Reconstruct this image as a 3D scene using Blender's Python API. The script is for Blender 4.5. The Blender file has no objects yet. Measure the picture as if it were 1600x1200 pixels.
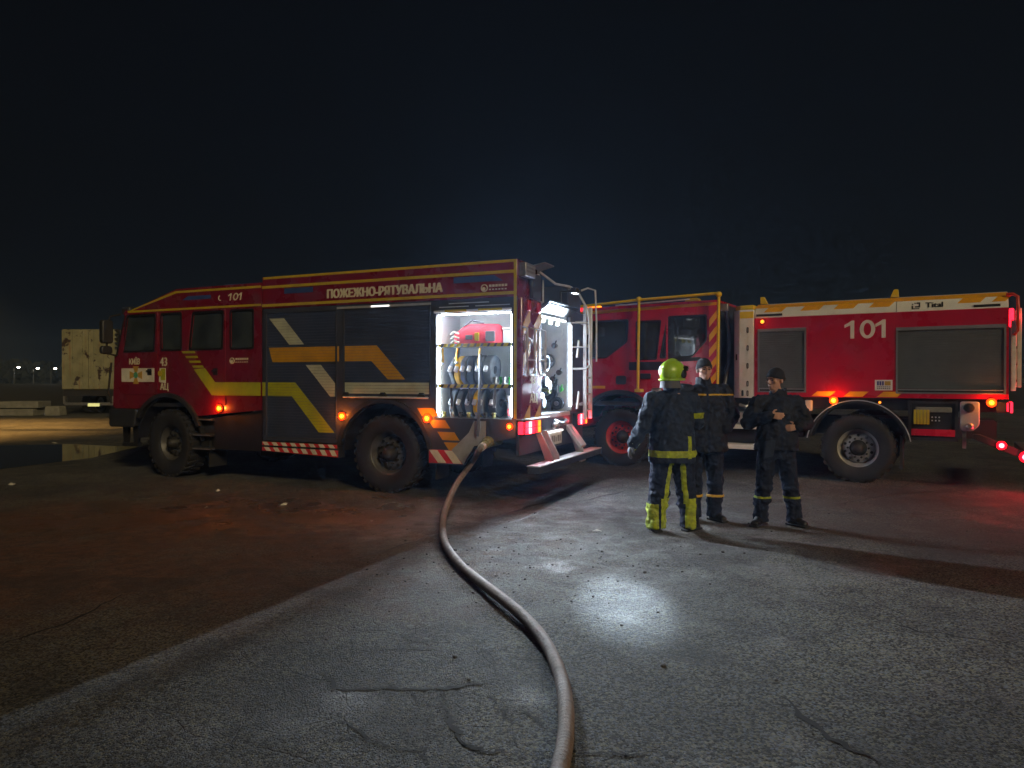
import bpy, bmesh, math, random
from mathutils import Vector, Matrix, noise as mnoise
from mathutils.geometry import tessellate_polygon

random.seed(7)
SC = bpy.context.scene
COL = SC.collection
R = math.radians

# ------------------------------------------------------------------ camera, sky, sun, exposure
cam_d = bpy.data.cameras.new('camera')
cam = bpy.data.objects.new('camera', cam_d); COL.objects.link(cam)
cam.location = (0, 0, 1.62)
cam.rotation_euler = (R(90 - 0.41), 0, 0)
cam_d.sensor_width = 36.0
cam_d.lens = 24.95
cam_d.clip_start = 0.05
cam_d.clip_end = 3000
SC.camera = cam

SUN_EL, SUN_AZ = R(25), R(-28)          # a low lamp-like light from behind the camera, to its right
world = bpy.data.worlds.new('World'); SC.world = world
world.use_nodes = True
wn = world.node_tree; wn.nodes.clear()
w_out = wn.nodes.new('ShaderNodeOutputWorld')
w_bg = wn.nodes.new('ShaderNodeBackground')
w_sky = wn.nodes.new('ShaderNodeTexSky')
w_sky.sky_type = 'NISHITA'; w_sky.sun_disc = False
w_sky.sun_elevation = SUN_EL; w_sky.sun_rotation = R(152)
w_tint = wn.nodes.new('ShaderNodeMixRGB'); w_tint.blend_type = 'MULTIPLY'; w_tint.inputs[0].default_value = 1
w_tint.inputs[2].default_value = (1.2, 0.86, 0.74, 1)
# a clouded night sky: an even tone without a bright band over the horizon
w_tc = wn.nodes.new('ShaderNodeTexCoord')
w_map = wn.nodes.new('ShaderNodeVectorMath'); w_map.operation = 'MULTIPLY_ADD'
w_map.inputs[1].default_value = (0.35, 0.35, 0.25); w_map.inputs[2].default_value = (0, 0, 0.42)
wn.links.new(w_tc.outputs['Generated'], w_map.inputs[0]); wn.links.new(w_map.outputs[0], w_sky.inputs[0])
wn.links.new(w_sky.outputs[0], w_tint.inputs[1])
wn.links.new(w_tint.outputs[0], w_bg.inputs[0])
w_bg.inputs[1].default_value = 0.0009
wn.links.new(w_bg.outputs[0], w_out.inputs[0])

sun_d = bpy.data.lights.new('sun', 'SUN')
sun_d.energy = 0.92; sun_d.angle = R(9); sun_d.color = (1.0, 0.78, 0.43)
sun = bpy.data.objects.new('sun', sun_d); COL.objects.link(sun)
# light travels away from the camera and to the left
dv = Vector((math.sin(SUN_AZ) * math.cos(SUN_EL), math.cos(SUN_AZ) * math.cos(SUN_EL), -math.sin(SUN_EL)))
sun.rotation_euler = dv.to_track_quat('-Z', 'Y').to_euler()

SC.view_settings.view_transform = 'Standard'
SC.view_settings.look = 'None'
SC.view_settings.exposure = 0.55
SC.view_settings.gamma = 1.0
SC.render.engine = 'CYCLES'
SC.cycles.use_denoising = True
SC.cycles.use_adaptive_sampling = True
SC.cycles.adaptive_threshold = 0.03
SC.cycles.max_bounces = 4
SC.cycles.diffuse_bounces = 2
SC.cycles.volume_bounces = 0
SC.cycles.glossy_bounces = 2
SC.cycles.transparent_max_bounces = 8
SC.cycles.sample_clamp_indirect = 4.0
SC.cycles.caustics_reflective = False
SC.cycles.caustics_refractive = False

# ------------------------------------------------------------------ materials
MATS = {}
def nt_of(name):
    m = bpy.data.materials.new(name); m.use_nodes = True
    t = m.node_tree
    return m, t, t.nodes['Principled BSDF'], t.nodes['Material Output']

def mat(name, col, rough=0.5, metal=0.0, var=0.12, vscale=6.0, bump=0.0, bscale=60.0, dirt=0.0, coat=0.0, rvar=0.1, dcol=(0.09, 0.075, 0.06), spec=0.5, dscale=2.2):
    m, t, b, o = nt_of(name)
    N, L = t.nodes, t.links
    tc = N.new('ShaderNodeTexCoord')
    nz = N.new('ShaderNodeTexNoise'); nz.inputs['Scale'].default_value = vscale; nz.inputs['Detail'].default_value = 6
    L.new(tc.outputs['Object'], nz.inputs['Vector'])
    rp = N.new('ShaderNodeMapRange')
    rp.inputs[1].default_value = 0.3; rp.inputs[2].default_value = 0.7
    rp.inputs[3].default_value = 1 - var; rp.inputs[4].default_value = 1 + var
    L.new(nz.outputs['Fac'], rp.inputs[0])
    mx = N.new('ShaderNodeMixRGB'); mx.blend_type = 'MULTIPLY'; mx.inputs[0].default_value = 1
    mx.inputs[1].default_value = (*col, 1); L.new(rp.outputs[0], mx.inputs[2])
    last = mx.outputs[0]
    if dirt > 0:
        n2 = N.new('ShaderNodeTexNoise'); n2.inputs['Scale'].default_value = dscale; n2.inputs['Detail'].default_value = 9
        n2.inputs['Roughness'].default_value = 0.68
        L.new(tc.outputs['Object'], n2.inputs['Vector'])
        r2 = N.new('ShaderNodeMapRange'); r2.inputs[1].default_value = 0.48; r2.inputs[2].default_value = 0.72
        r2.inputs[3].default_value = 0; r2.inputs[4].default_value = dirt
        L.new(n2.outputs['Fac'], r2.inputs[0])
        m2 = N.new('ShaderNodeMixRGB'); m2.inputs[2].default_value = (*dcol, 1)
        L.new(r2.outputs[0], m2.inputs[0]); L.new(last, m2.inputs[1]); last = m2.outputs[0]
    L.new(last, b.inputs['Base Color'])
    rr = N.new('ShaderNodeMapRange'); rr.inputs[1].default_value = 0.3; rr.inputs[2].default_value = 0.7
    rr.inputs[3].default_value = max(0.03, rough - rvar); rr.inputs[4].default_value = min(1, rough + rvar)
    L.new(nz.outputs['Fac'], rr.inputs[0]); L.new(rr.outputs[0], b.inputs['Roughness'])
    b.inputs['Metallic'].default_value = metal
    b.inputs['Coat Weight'].default_value = coat
    b.inputs['Coat Roughness'].default_value = 0.08
    b.inputs['Specular IOR Level'].default_value = spec
    if bump > 0:
        n3 = N.new('ShaderNodeTexNoise'); n3.inputs['Scale'].default_value = bscale; n3.inputs['Detail'].default_value = 4
        L.new(tc.outputs['Object'], n3.inputs['Vector'])
        bp = N.new('ShaderNodeBump'); bp.inputs['Strength'].default_value = bump; bp.inputs['Distance'].default_value = 0.02
        L.new(n3.outputs['Fac'], bp.inputs['Height']); L.new(bp.outputs[0], b.inputs['Normal'])
    MATS[name] = m
    return m

def emis(name, col, strength, base=None):
    m, t, b, o = nt_of(name)
    b.inputs['Base Color'].default_value = (*(base or col), 1)
    b.inputs['Emission Color'].default_value = (*col, 1)
    b.inputs['Emission Strength'].default_value = strength
    b.inputs['Roughness'].default_value = 0.3
    MATS[name] = m
    return m

def glass(name, tint, film=0.16, rough=0.03):
    m, t, b, o = nt_of(name)
    N, L = t.nodes, t.links
    tr = N.new('ShaderNodeBsdfTransparent'); tr.inputs[0].default_value = (*tint, 1)
    gl = N.new('ShaderNodeBsdfGlossy'); gl.inputs['Roughness'].default_value = rough
    fr = N.new('ShaderNodeFresnel'); fr.inputs[0].default_value = 1.5
    mx = N.new('ShaderNodeMixShader')
    df = N.new('ShaderNodeBsdfDiffuse'); df.inputs[0].default_value = (0.2, 0.25, 0.28, 1)      # pale film standing in for reflections in the pane
    tc = N.new('ShaderNodeTexCoord'); nz = N.new('ShaderNodeTexNoise'); nz.inputs['Scale'].default_value = 3; nz.inputs['Detail'].default_value = 6
    L.new(tc.outputs['Object'], nz.inputs['Vector'])
    fm = N.new('ShaderNodeMapRange'); fm.inputs[1].default_value = 0.3; fm.inputs[2].default_value = 0.75; fm.inputs[3].default_value = film*0.5; fm.inputs[4].default_value = film*1.7
    L.new(nz.outputs['Fac'], fm.inputs[0])
    m0 = N.new('ShaderNodeMixShader'); L.new(fm.outputs[0], m0.inputs[0]); L.new(tr.outputs[0], m0.inputs[1]); L.new(df.outputs[0], m0.inputs[2])
    L.new(fr.outputs[0], mx.inputs[0]); L.new(m0.outputs[0], mx.inputs[1]); L.new(gl.outputs[0], mx.inputs[2])
    L.new(mx.outputs[0], o.inputs['Surface'])
    MATS[name] = m
    return m

mat('red', (0.16, 0.004, 0.018), 0.28, coat=0.5, var=0.12, dirt=0.4, vscale=2.5)
mat('red2', (0.5, 0.005, 0.032), 0.3, coat=0.45, var=0.1, dirt=0.25, vscale=2.5)
mat('redcage', (0.5, 0.05, 0.02), 0.4, var=0.1)
mat('navy', (0.036, 0.047, 0.09), 0.4, var=0.15, dirt=0.2, vscale=3, spec=0.4)
mat('navy_panel', (0.04, 0.046, 0.07), 0.4, var=0.15, dirt=0.3, vscale=3)
mat('window_frame', (0.01, 0.01, 0.012), 0.5)
mat('yellow', (0.46, 0.36, 0.012), 0.45, var=0.12, dirt=0.25)
mat('lime', (0.36, 0.38, 0.008), 0.5, var=0.12, dirt=0.25)
mat('amber_stripe', (0.5, 0.26, 0.008), 0.45, var=0.12, dirt=0.25)
mat('orange_stripe', (0.85, 0.4, 0.008), 0.45, var=0.1, dirt=0.15)
mat('cream', (0.42, 0.44, 0.36), 0.5, var=0.12, dirt=0.3)
mat('letter_cream', (0.62, 0.58, 0.42), 0.5, var=0.2, dirt=0.3, vscale=20)
mat('letter_white', (0.8, 0.74, 0.72), 0.45, var=0.1, dirt=0.1)
mat('white_stripe', (0.66, 0.62, 0.55), 0.5, var=0.12, dirt=0.35)
mat('red_stripe', (0.55, 0.02, 0.03), 0.45, var=0.12, dirt=0.3)
mat('blue_stripe', (0.03, 0.06, 0.2), 0.4, var=0.1)
mat('rubber', (0.014, 0.014, 0.016), 0.75, var=0.3, vscale=14, bump=0.15, bscale=90, dirt=0.5, dcol=(0.05, 0.042, 0.035))
mat('black', (0.012, 0.012, 0.014), 0.55, var=0.25, dirt=0.35, dcol=(0.04, 0.034, 0.03))
mat('plastic', (0.022, 0.023, 0.026), 0.5, var=0.25, dirt=0.4, bump=0.1, bscale=150, dcol=(0.05, 0.045, 0.04))
mat('chassis', (0.018, 0.017, 0.018), 0.6, var=0.3, dirt=0.55, dcol=(0.05, 0.04, 0.032))
mat('alu', (0.66, 0.68, 0.72), 0.38, metal=0.45, var=0.12, dirt=0.15, vscale=9)
mat('alu_matte', (0.4, 0.42, 0.45), 0.5, metal=0.35, var=0.15, dirt=0.25, vscale=9)
mat('steel', (0.34, 0.34, 0.36), 0.4, metal=0.8, var=0.2, dirt=0.4, vscale=12)
mat('rim_grey', (0.36, 0.35, 0.36), 0.45, metal=0.2, var=0.2, dirt=0.45, vscale=10)
mat('rim_dark', (0.075, 0.075, 0.08), 0.45, metal=0.2, var=0.2, dirt=0.45, vscale=10)
mat('bay_grey', (0.4, 0.42, 0.45), 0.45, var=0.15, dirt=0.2)
mat('cage_yellow', (0.72, 0.52, 0.015), 0.4, var=0.1, dirt=0.15)
mat('rim_red', (0.5, 0.03, 0.02), 0.42, var=0.2, dirt=0.3, vscale=10)
mat('inner_white', (0.58, 0.61, 0.63), 0.42, var=0.08, dirt=0.1)
mat('white_paint', (0.74, 0.74, 0.75), 0.4, var=0.07, dirt=0.16, coat=0.2)
mat('grey_shutter', (0.13, 0.145, 0.15), 0.42, metal=0.35, var=0.08, dirt=0.12)
mat('grey_shutter_frame', (0.22, 0.23, 0.25), 0.45, metal=0.3, var=0.08, dirt=0.12)
mat('seat', (0.015, 0.015, 0.02), 0.85, bump=0.2)
mat('hose_canvas', (0.22, 0.165, 0.135), 0.7, var=0.25, vscale=18, bump=0.45, bscale=120, dirt=0.75, dcol=(0.085, 0.052, 0.038), dscale=5)
mat('hose_grey', (0.12, 0.14, 0.175), 0.75, var=0.25, vscale=16, bump=0.3, bscale=160)
mat('hose_dark', (0.035, 0.042, 0.055), 0.75, var=0.25, vscale=16, bump=0.3, bscale=160)
mat('hose_yellow', (0.7, 0.4, 0.02), 0.7, var=0.2, vscale=16, bump=0.3, bscale=160)
mat('bag_red', (0.62, 0.05, 0.08), 0.7, var=0.2, bump=0.4, bscale=70)
mat('bag_grey', (0.12, 0.13, 0.16), 0.7, var=0.2, bump=0.3, bscale=90)
mat('green_plastic', (0.05, 0.4, 0.08), 0.4)
mat('brass', (0.35, 0.34, 0.14), 0.35, metal=0.8, var=0.2)
mat('concrete', (0.2, 0.195, 0.165), 0.85, var=0.25, bump=0.6, bscale=40, dirt=0.4)
mat('jacket_navy', (0.016, 0.024, 0.05), 0.8, var=0.3, vscale=12, bump=0.35, bscale=24, spec=0.3)
mat('jacket_black', (0.012, 0.015, 0.03), 0.75, var=0.3, vscale=12, bump=0.35, bscale=24, spec=0.3)
mat('trousers', (0.012, 0.017, 0.04), 0.85, var=0.3, vscale=12, bump=0.35, bscale=26, spec=0.25)
mat('boot', (0.012, 0.012, 0.013), 0.35, var=0.3, bump=0.2)
mat('fabric_lime', (0.34, 0.42, 0.012), 0.7, var=0.3, vscale=22, bump=0.3, bscale=60, dirt=0.4, dscale=9)
mat('fabric_amber', (0.6, 0.36, 0.03), 0.55, var=0.2, vscale=22)
mat('helmet', (0.33, 0.55, 0.008), 0.32, var=0.12, coat=0.4, dirt=0.15, vscale=8)
mat('visor', (0.02, 0.022, 0.026), 0.15, var=0.1)
mat('skin', (0.48, 0.26, 0.2), 0.55, var=0.14, vscale=24, bump=0.1, bscale=160)
mat('wool', (0.014, 0.014, 0.019), 0.9, var=0.3, bump=0.6, bscale=180)
mat('glove', (0.1, 0.1, 0.12), 0.8, var=0.3, bump=0.3)
mat('glove_cuff', (0.5, 0.5, 0.4), 0.7)
mat('hair', (0.03, 0.024, 0.02), 0.7)
mat('plate_white', (0.62, 0.62, 0.62), 0.4)
mat('plate_lit', (0.7, 0.68, 0.35), 0.4)
mat('ink', (0.02, 0.02, 0.025), 0.5)
mat('paper', (0.6, 0.58, 0.52), 0.7)
mat('pebble', (0.05, 0.046, 0.044), 0.85, var=0.5, vscale=5)
mat('crack_fill', (0.006, 0.0055, 0.0055), 0.95, var=0.3)
mat('seam_dark', (0.02, 0.02, 0.022), 0.55, var=0.4, vscale=9, bump=0.3, bscale=60)
mat('decal_blue', (0.05, 0.04, 0.22), 0.45)
mat('decal_gold', (0.45, 0.27, 0.05), 0.45)
mat('decal_green', (0.08, 0.3, 0.18), 0.45)
mat('post_metal', (0.12, 0.12, 0.12), 0.6, metal=0.3)
glass('cab_glass', (0.16, 0.19, 0.2))
glass('clear_lens', (0.85, 0.85, 0.88), 0.05)
emis('led_white', (0.86, 0.94, 1.0), 38)
emis('led_scene', (0.84, 0.92, 1.0), 9)
emis('led_bay', (0.86, 0.94, 1.0), 5)
emis('lamp_amber', (1.0, 0.13, 0.006), 7)
emis('amber_halo', (1.0, 0.045, 0.002), 1.1)
emis('red_halo', (1.0, 0.006, 0.02), 1.1)
emis('lamp_amber_soft', (1.0, 0.2, 0.012), 2.4)
emis('lamp_red', (1.0, 0.012, 0.03), 3)
emis('lamp_red_hot', (1.0, 0.09, 0.11), 9)
emis('lamp_red_soft', (1.0, 0.02, 0.03), 1.0)
mat('lens_red', (0.4, 0.01, 0.03), 0.2)
emis('white_glow', (1.0, 0.97, 0.9), 1.3)
emis('lamp_far', (1.0, 0.92, 0.75), 30)
emis('lamp_sodium', (1.0, 0.5, 0.1), 40)
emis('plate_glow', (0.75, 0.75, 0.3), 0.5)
# ------------------------------------------------------------------ mesh helpers
class MB:
    def __init__(s): s.v = []; s.f = []; s.mi = []
    def add(s, vs, fs):
        o = len(s.v); s.v += [tuple(v) for v in vs]; s.f += [tuple(i + o for i in f) for f in fs]; return s
    def box(s, x0, x1, y0, y1, z0, z1):
        return s.add([(x0,y0,z0),(x1,y0,z0),(x1,y1,z0),(x0,y1,z0),(x0,y0,z1),(x1,y0,z1),(x1,y1,z1),(x0,y1,z1)],
                     [(0,3,2,1),(4,5,6,7),(0,1,5,4),(1,2,6,5),(2,3,7,6),(3,0,4,7)])
    def obox(s, c, ax, ay, az):
        c, ax, ay, az = map(Vector, (c, ax, ay, az))
        vs = [c + ax*i + ay*j + az*k for k in (-1,1) for j in (-1,1) for i in (-1,1)]
        return s.add(vs, [(0,2,3,1),(4,5,7,6),(0,1,5,4),(1,3,7,5),(3,2,6,7),(2,0,4,6)])
    def _pl(s, plane, a, b, c):
        if plane == 'xz': return (a, c, b)
        if plane == 'yz': return (c, a, b)
        return (a, b, c)
    def prism(s, poly, c0, c1, plane='xz'):
        n = len(poly)
        vs = [s._pl(plane, a, b, c0) for a, b in poly] + [s._pl(plane, a, b, c1) for a, b in poly]
        fs = [tuple(range(n)), tuple(range(2*n-1, n-1, -1))] + [(i, (i+1) % n, n + (i+1) % n, n + i) for i in range(n)]
        return s.add(vs, fs)
    def holed(s, outer, holes, c0, c1, plane='xz'):
        loops = [outer] + list(holes)
        flat = [p for l in loops for p in l]; n = len(flat)
        tris = tessellate_polygon([[Vector((a, b, 0)) for a, b in l] for l in loops])
        vs = [s._pl(plane, a, b, c0) for a, b in flat] + [s._pl(plane, a, b, c1) for a, b in flat]
        fs = [tuple(t) for t in tris] + [tuple(n + i for i in reversed(t)) for t in tris]
        o = 0
        for l in loops:
            k = len(l)
            fs += [(o+i, o+(i+1) % k, n+o+(i+1) % k, n+o+i) for i in range(k)]
            o += k
        return s.add(vs, fs)
    def tube(s, path, r, n=8, closed=False, flat=1.0):
        P = [Vector(p) for p in path]; m = len(P)
        rs = r if isinstance(r, (list, tuple)) else [r] * m
        T = []
        for i in range(m):
            a = P[(i-1) % m] if (closed or i > 0) else P[i]
            b = P[(i+1) % m] if (closed or i < m-1) else P[i]
            T.append((b - a).normalized())
        up = Vector((0, 0, 1))
        if abs(T[0].dot(up)) > 0.9: up = Vector((0, 1, 0))
        nrm = (up - T[0] * up.dot(T[0])).normalized()
        o = len(s.v)
        for i in range(m):
            nrm = (nrm - T[i] * nrm.dot(T[i])).normalized()
            bi = T[i].cross(nrm)
            for k in range(n):
                a = 2 * math.pi * k / n
                s.v.append(tuple(P[i] + (nrm * math.cos(a) * flat + bi * math.sin(a)) * rs[i]))
        for i in range(m if closed else m - 1):
            i2 = (i + 1) % m
            for k in range(n):
                k2 = (k + 1) % n
                s.f.append((o + i*n + k, o + i*n + k2, o + i2*n + k2, o + i2*n + k))
        if not closed:
            s.f.append(tuple(o + k for k in reversed(range(n))))
            s.f.append(tuple(o + (m-1)*n + k for k in range(n)))
        return s
    def lathe(s, prof, c, axis='y', n=32, close=True):
        """prof: list of (radius, t along axis); closed ring profile"""
        c = Vector(c); o = len(s.v); m = len(prof)
        for k in range(n):
            a = 2 * math.pi * k / n
            ca, sa = math.cos(a), math.sin(a)
            for r, t in prof:
                if axis == 'y': s.v.append((c.x + r*ca, c.y + t, c.z + r*sa))
                elif axis == 'x': s.v.append((c.x + t, c.y + r*ca, c.z + r*sa))
                else: s.v.append((c.x + r*ca, c.y + r*sa, c.z + t))
        for k in range(n):
            k2 = (k + 1) % n
            for j in range(m if close else m - 1):
                j2 = (j + 1) % m
                s.f.append((o + k*m + j, o + k*m + j2, o + k2*m + j2, o + k2*m + j))
        if not close:
            for j in (0, m - 1):
                if prof[j][0] > 1e-6: s.f.append(tuple(o + k*m + j for k in range(n)))
        return s
    def disc(s, c, r, t, axis='y', n=20):
        return s.lathe([(r, 0), (r, t)], c, axis, n, close=False)
    def ell(s, c, rx, ry, rz, nu=14, nv=9, rot=None):
        c = Vector(c); o = len(s.v); vs = []
        for j in range(1, nv):
            th = math.pi * j / nv
            for k in range(nu):
                ph = 2 * math.pi * k / nu
                p = Vector((rx*math.sin(th)*math.cos(ph), ry*math.sin(th)*math.sin(ph), rz*math.cos(th)))
                vs.append(p)
        vs += [Vector((0, 0, rz)), Vector((0, 0, -rz))]
        if rot is not None: vs = [rot @ p for p in vs]
        s.v += [tuple(c + p) for p in vs]
        for j in range(nv - 2):
            for k in range(nu):
                k2 = (k+1) % nu
                s.f.append((o + j*nu + k, o + (j+1)*nu + k, o + (j+1)*nu + k2, o + j*nu + k2))
        a, b = o + (nv-1)*nu, o + (nv-1)*nu + 1
        for k in range(nu):
            k2 = (k+1) % nu
            s.f.append((a, o + k, o + k2)); s.f.append((b, o + (nv-2)*nu + k2, o + (nv-2)*nu + k))
        return s
    def cap(s, p0, p1, r0, r1, n=12):
        """tapered capsule"""
        p0, p1 = Vector(p0), Vector(p1); d = (p1 - p0); L = d.length or 1e-6; d = d / L
        path, rr = [], []
        for a in (-80, -50, -22): path.append(p0 + d * r0 * math.sin(R(a))); rr.append(r0 * math.cos(R(a)))
        path += [p0, p0.lerp(p1, .5), p1]; rr += [r0, (r0 + r1)/2, r1]
        for a in (22, 50, 80): path.append(p1 + d * r1 * math.sin(R(a))); rr.append(r1 * math.cos(R(a)))
        return s.tube(path, rr, n)
    def loft(s, rings, n=20):
        """rings: (cx, cy, z, rx, ry)"""
        o = len(s.v); m = len(rings)
        for cx, cy, z, rx, ry in rings:
            for k in range(n):
                a = 2*math.pi*k/n
                ca, sa = math.cos(a), math.sin(a)
                s.v.append((cx + rx*math.copysign(abs(ca)**0.92, ca), cy + ry*math.copysign(abs(sa)**0.92, sa), z))
        for i in range(m-1):
            for k in range(n):
                k2 = (k+1) % n
                s.f.append((o+i*n+k, o+i*n+k2, o+(i+1)*n+k2, o+(i+1)*n+k))
        s.f.append(tuple(o+k for k in reversed(range(n)))); s.f.append(tuple(o+(m-1)*n+k for k in range(n)))
        return s
    def mesh(s, name):
        me = bpy.data.meshes.new(name); me.from_pydata(s.v, [], s.f)
        bm = bmesh.new(); bm.from_mesh(me)
        bmesh.ops.recalc_face_normals(bm, faces=bm.faces); bm.to_mesh(me); bm.free()
        return me
    def build(s, name, m, parent=None, bevel=0.0, smooth=None, segs=2):
        me = s.mesh(name)
        o = bpy.data.objects.new(name, me); COL.objects.link(o)
        me.materials.append(MATS[m])
        if parent is not None: o.parent = parent
        if smooth is not None:
            me.polygons.foreach_set('use_smooth', [True] * len(me.polygons)); me.set_sharp_from_angle(angle=R(smooth))
        if bevel > 0:
            b = o.modifiers.new('bevel', 'BEVEL'); b.width = bevel; b.segments = segs; b.limit_method = 'ANGLE'; b.angle_limit = R(40)
            me.polygons.foreach_set('use_smooth', [True] * len(me.polygons)); me.set_sharp_from_angle(angle=R(50))
        return o

def tag(o, label=None, cat=None, group=None, kind=None):
    if label: o['label'] = label
    if cat: o['category'] = cat
    if group: o['group'] = group
    if kind: o['kind'] = kind
    return o
def empty(name, loc, rz=0.0, label=None, cat=None, group=None, parent=None):
    o = bpy.data.objects.new(name, None); COL.objects.link(o)
    o.empty_display_size = 0.2; o.location = loc; o.rotation_euler = (0, 0, rz)
    if parent is not None: o.parent = parent
    return tag(o, label, cat, group)
def copy_tree(o, parent=None, skip=()):
    c = o.copy(); COL.objects.link(c); c.parent = parent
    for ch in list(o.children): copy_tree(ch, c)
    return c

def rrect(x0, x1, z0, z1, r=0.05, n=4):
    pts = []
    for cx, cz, a0 in ((x1-r, z0+r, -90), (x1-r, z1-r, 0), (x0+r, z1-r, 90), (x0+r, z0+r, 180)):
        for i in range(n+1):
            a = R(a0 + 90*i/n); pts.append((cx + r*math.cos(a), cz + r*math.sin(a)))
    return pts
def rpoly(pts, r=0.05, n=4):
    out = []; m = len(pts)
    for i in range(m):
        p0, p, p1 = Vector(pts[i-1]), Vector(pts[i]), Vector(pts[(i+1) % m])
        a, b = (p0-p).normalized(), (p1-p).normalized()
        A, B = p + a*r, p + b*r
        for k in range(n+1):
            t = k/n
            q = A*(1-t)**2 + p*2*t*(1-t) + B*t*t
            out.append((q.x, q.y))
    return out
def rect(x0, x1, z0, z1): return [(x0, z0), (x1, z0), (x1, z1), (x0, z1)]
def arc(cx, cz, r, a0, a1, n=14): return [(cx + r*math.cos(R(a0 + (a1-a0)*i/n)), cz + r*math.sin(R(a0 + (a1-a0)*i/n))) for i in range(n+1)]
def clipz(poly, zlo, zhi):
    def half(P, f, ins):
        out = []
        for i in range(len(P)):
            a, b = P[i-1], P[i]
            ia, ib = ins(a), ins(b)
            if ia != ib:
                t = (f - a[1]) / (b[1] - a[1]); out.append((a[0] + t*(b[0]-a[0]), f))
            if ib: out.append(b)
        return out
    P = half(poly, zlo, lambda p: p[1] >= zlo)
    if P: P = half(P, zhi, lambda p: p[1] <= zhi)
    return P if len(P) >= 3 else None

def decal(polys, name, m, parent, y, t=0.003, slats=None):
    """flat applied film on a side panel; on a roller shutter it is cut along the slats"""
    if len(polys) > 1:
        return [decal([P], name, m, parent, y, t, slats) for P in polys][-1]
    b = MB()
    for P in polys:
        if slats:
            z0, pitch = slats
            k = math.floor((min(p[1] for p in P) - z0) / pitch)
            while z0 + k*pitch < max(p[1] for p in P):
                q = clipz(P, z0 + k*pitch + 0.0015, z0 + (k+1)*pitch - 0.0015)
                if q: b.prism(q, y - t, y + 0.0005)
                k += 1
        else:
            b.prism(P, y - t, y + 0.0005)
    o = b.build(name, m, parent)
    if slats: o['kind'] = 'stuff'
    return o

def text(s, size, name, m, parent, place, xs=1.0, off=0.0, depth=0.003, shear=0.0, align='LEFT', sp=1.0, bold=0.0):
    cu = bpy.data.curves.new(name, 'FONT'); cu.body = s; cu.size = size; cu.offset = off; cu.shear = shear
    cu.extrude = depth/2; cu.align_x = align; cu.space_character = sp; cu.resolution_u = 4
    tmp = bpy.data.objects.new(name, cu); COL.objects.link(tmp)
    dg = bpy.context.evaluated_depsgraph_get()
    me = bpy.data.meshes.new_from_object(tmp.evaluated_get(dg))
    bpy.data.objects.remove(tmp)
    if bold:                                              # heavier strokes: the outline repeated a little to each side
        vs = [v.co.copy() for v in me.vertices]; fs = [tuple(p.vertices) for p in me.polygons]; V_, F_ = [], []
        for k, q in enumerate((-1, -0.33, 0.33, 1)):
            F_ += [tuple(i + len(V_) for i in f) for f in fs]; V_ += [(v.x + q*bold, v.y + (0.25*bold if k % 2 else -0.25*bold), v.z + 0.0004*k) for v in vs]
        me = bpy.data.meshes.new(name); me.from_pydata(V_, [], F_)
    kind, x, y, z = place
    for v in me.vertices:
        a, b, c = v.co.x * xs, v.co.y, v.co.z
        if kind == 'side': v.co = (x + a, y - c - depth/2, z + b)
        else: v.co = (x + c + depth/2, y + a, z + b)
    me.materials.clear(); me.materials.append(MATS[m])
    o = bpy.data.objects.new(name, me); COL.objects.link(o); o.parent = parent
    return o

def digits101(x, z, h, w, parent, m, y, shear=0.0, name='numeral'):
    """101 in heavy grotesque numerals, each a plate of its own"""
    st = h*0.2; cw = w*0.3
    one = [(0.46*cw, 0), (0.46*cw + st, 0), (0.46*cw + st, h), (0.46*cw + st*0.25, h), (0.25*cw, h*0.86), (0, h*0.77), (0, h*0.60), (0.46*cw, h*0.74)]
    for k in range(3):
        ox = x + k*w*0.35
        sh = lambda P: [(ox + a + b_*shear, z + b_) for a, b_ in P]
        b = MB()
        if k == 1:
            cx, cy = cw*0.58, h/2
            b.holed(sh([(cx + cw*0.58*math.cos(R(a)), cy + h*0.515*math.sin(R(a))) for a in range(0, 360, 12)]), [sh([(cx + (cw*0.58-st)*math.cos(R(a)), cy + (h*0.515-st*0.85)*math.sin(R(a))) for a in range(0, 360, 12)])], y - 0.004, y)
        else: b.prism(sh(one), y - 0.004, y)
        b.build(name, m, parent)

def point_light(name, parent, loc, energy, col, radius=0.03):
    d = bpy.data.lights.new(name, 'POINT'); d.energy = energy; d.color = col; d.shadow_soft_size = radius
    o = bpy.data.objects.new(name, d); COL.objects.link(o); o.parent = parent; o.location = loc
    return o
def area_light(name, parent, loc, target, energy, col, sx, sy, spread=180):
    d = bpy.data.lights.new(name, 'AREA'); d.energy = energy; d.color = col; d.shape = 'RECTANGLE'; d.size = sx; d.size_y = sy
    d.spread = R(spread)
    o = bpy.data.objects.new(name, d); COL.objects.link(o); o.parent = parent; o.location = loc
    o.rotation_euler = (Vector(target) - Vector(loc)).to_track_quat('-Z', 'Y').to_euler()
    return o

def shutter(name, m, parent, x0, x1, z0, z1, y, pitch=0.042):
    b = MB(); n = max(1, round((z1 - z0) / pitch)); p = (z1 - z0) / n
    prof = []
    for i in range(n):
        a = z0 + i*p
        prof += [(y + 0.0035, a), (y, a + 0.003), (y, a + p - 0.003), (y + 0.0035, a + p)]
    o = len(b.v)
    for (yy, zz) in prof: b.v += [(x0, yy, zz), (x1, yy, zz)]
    for i in range(len(prof) - 1): b.f.append((o+2*i, o+2*i+1, o+2*i+3, o+2*i+2))
    b.box(x0, x1, y + 0.008, y + 0.02, z0, z1)
    return b.build(name, m, parent), (z0, p)

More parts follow.
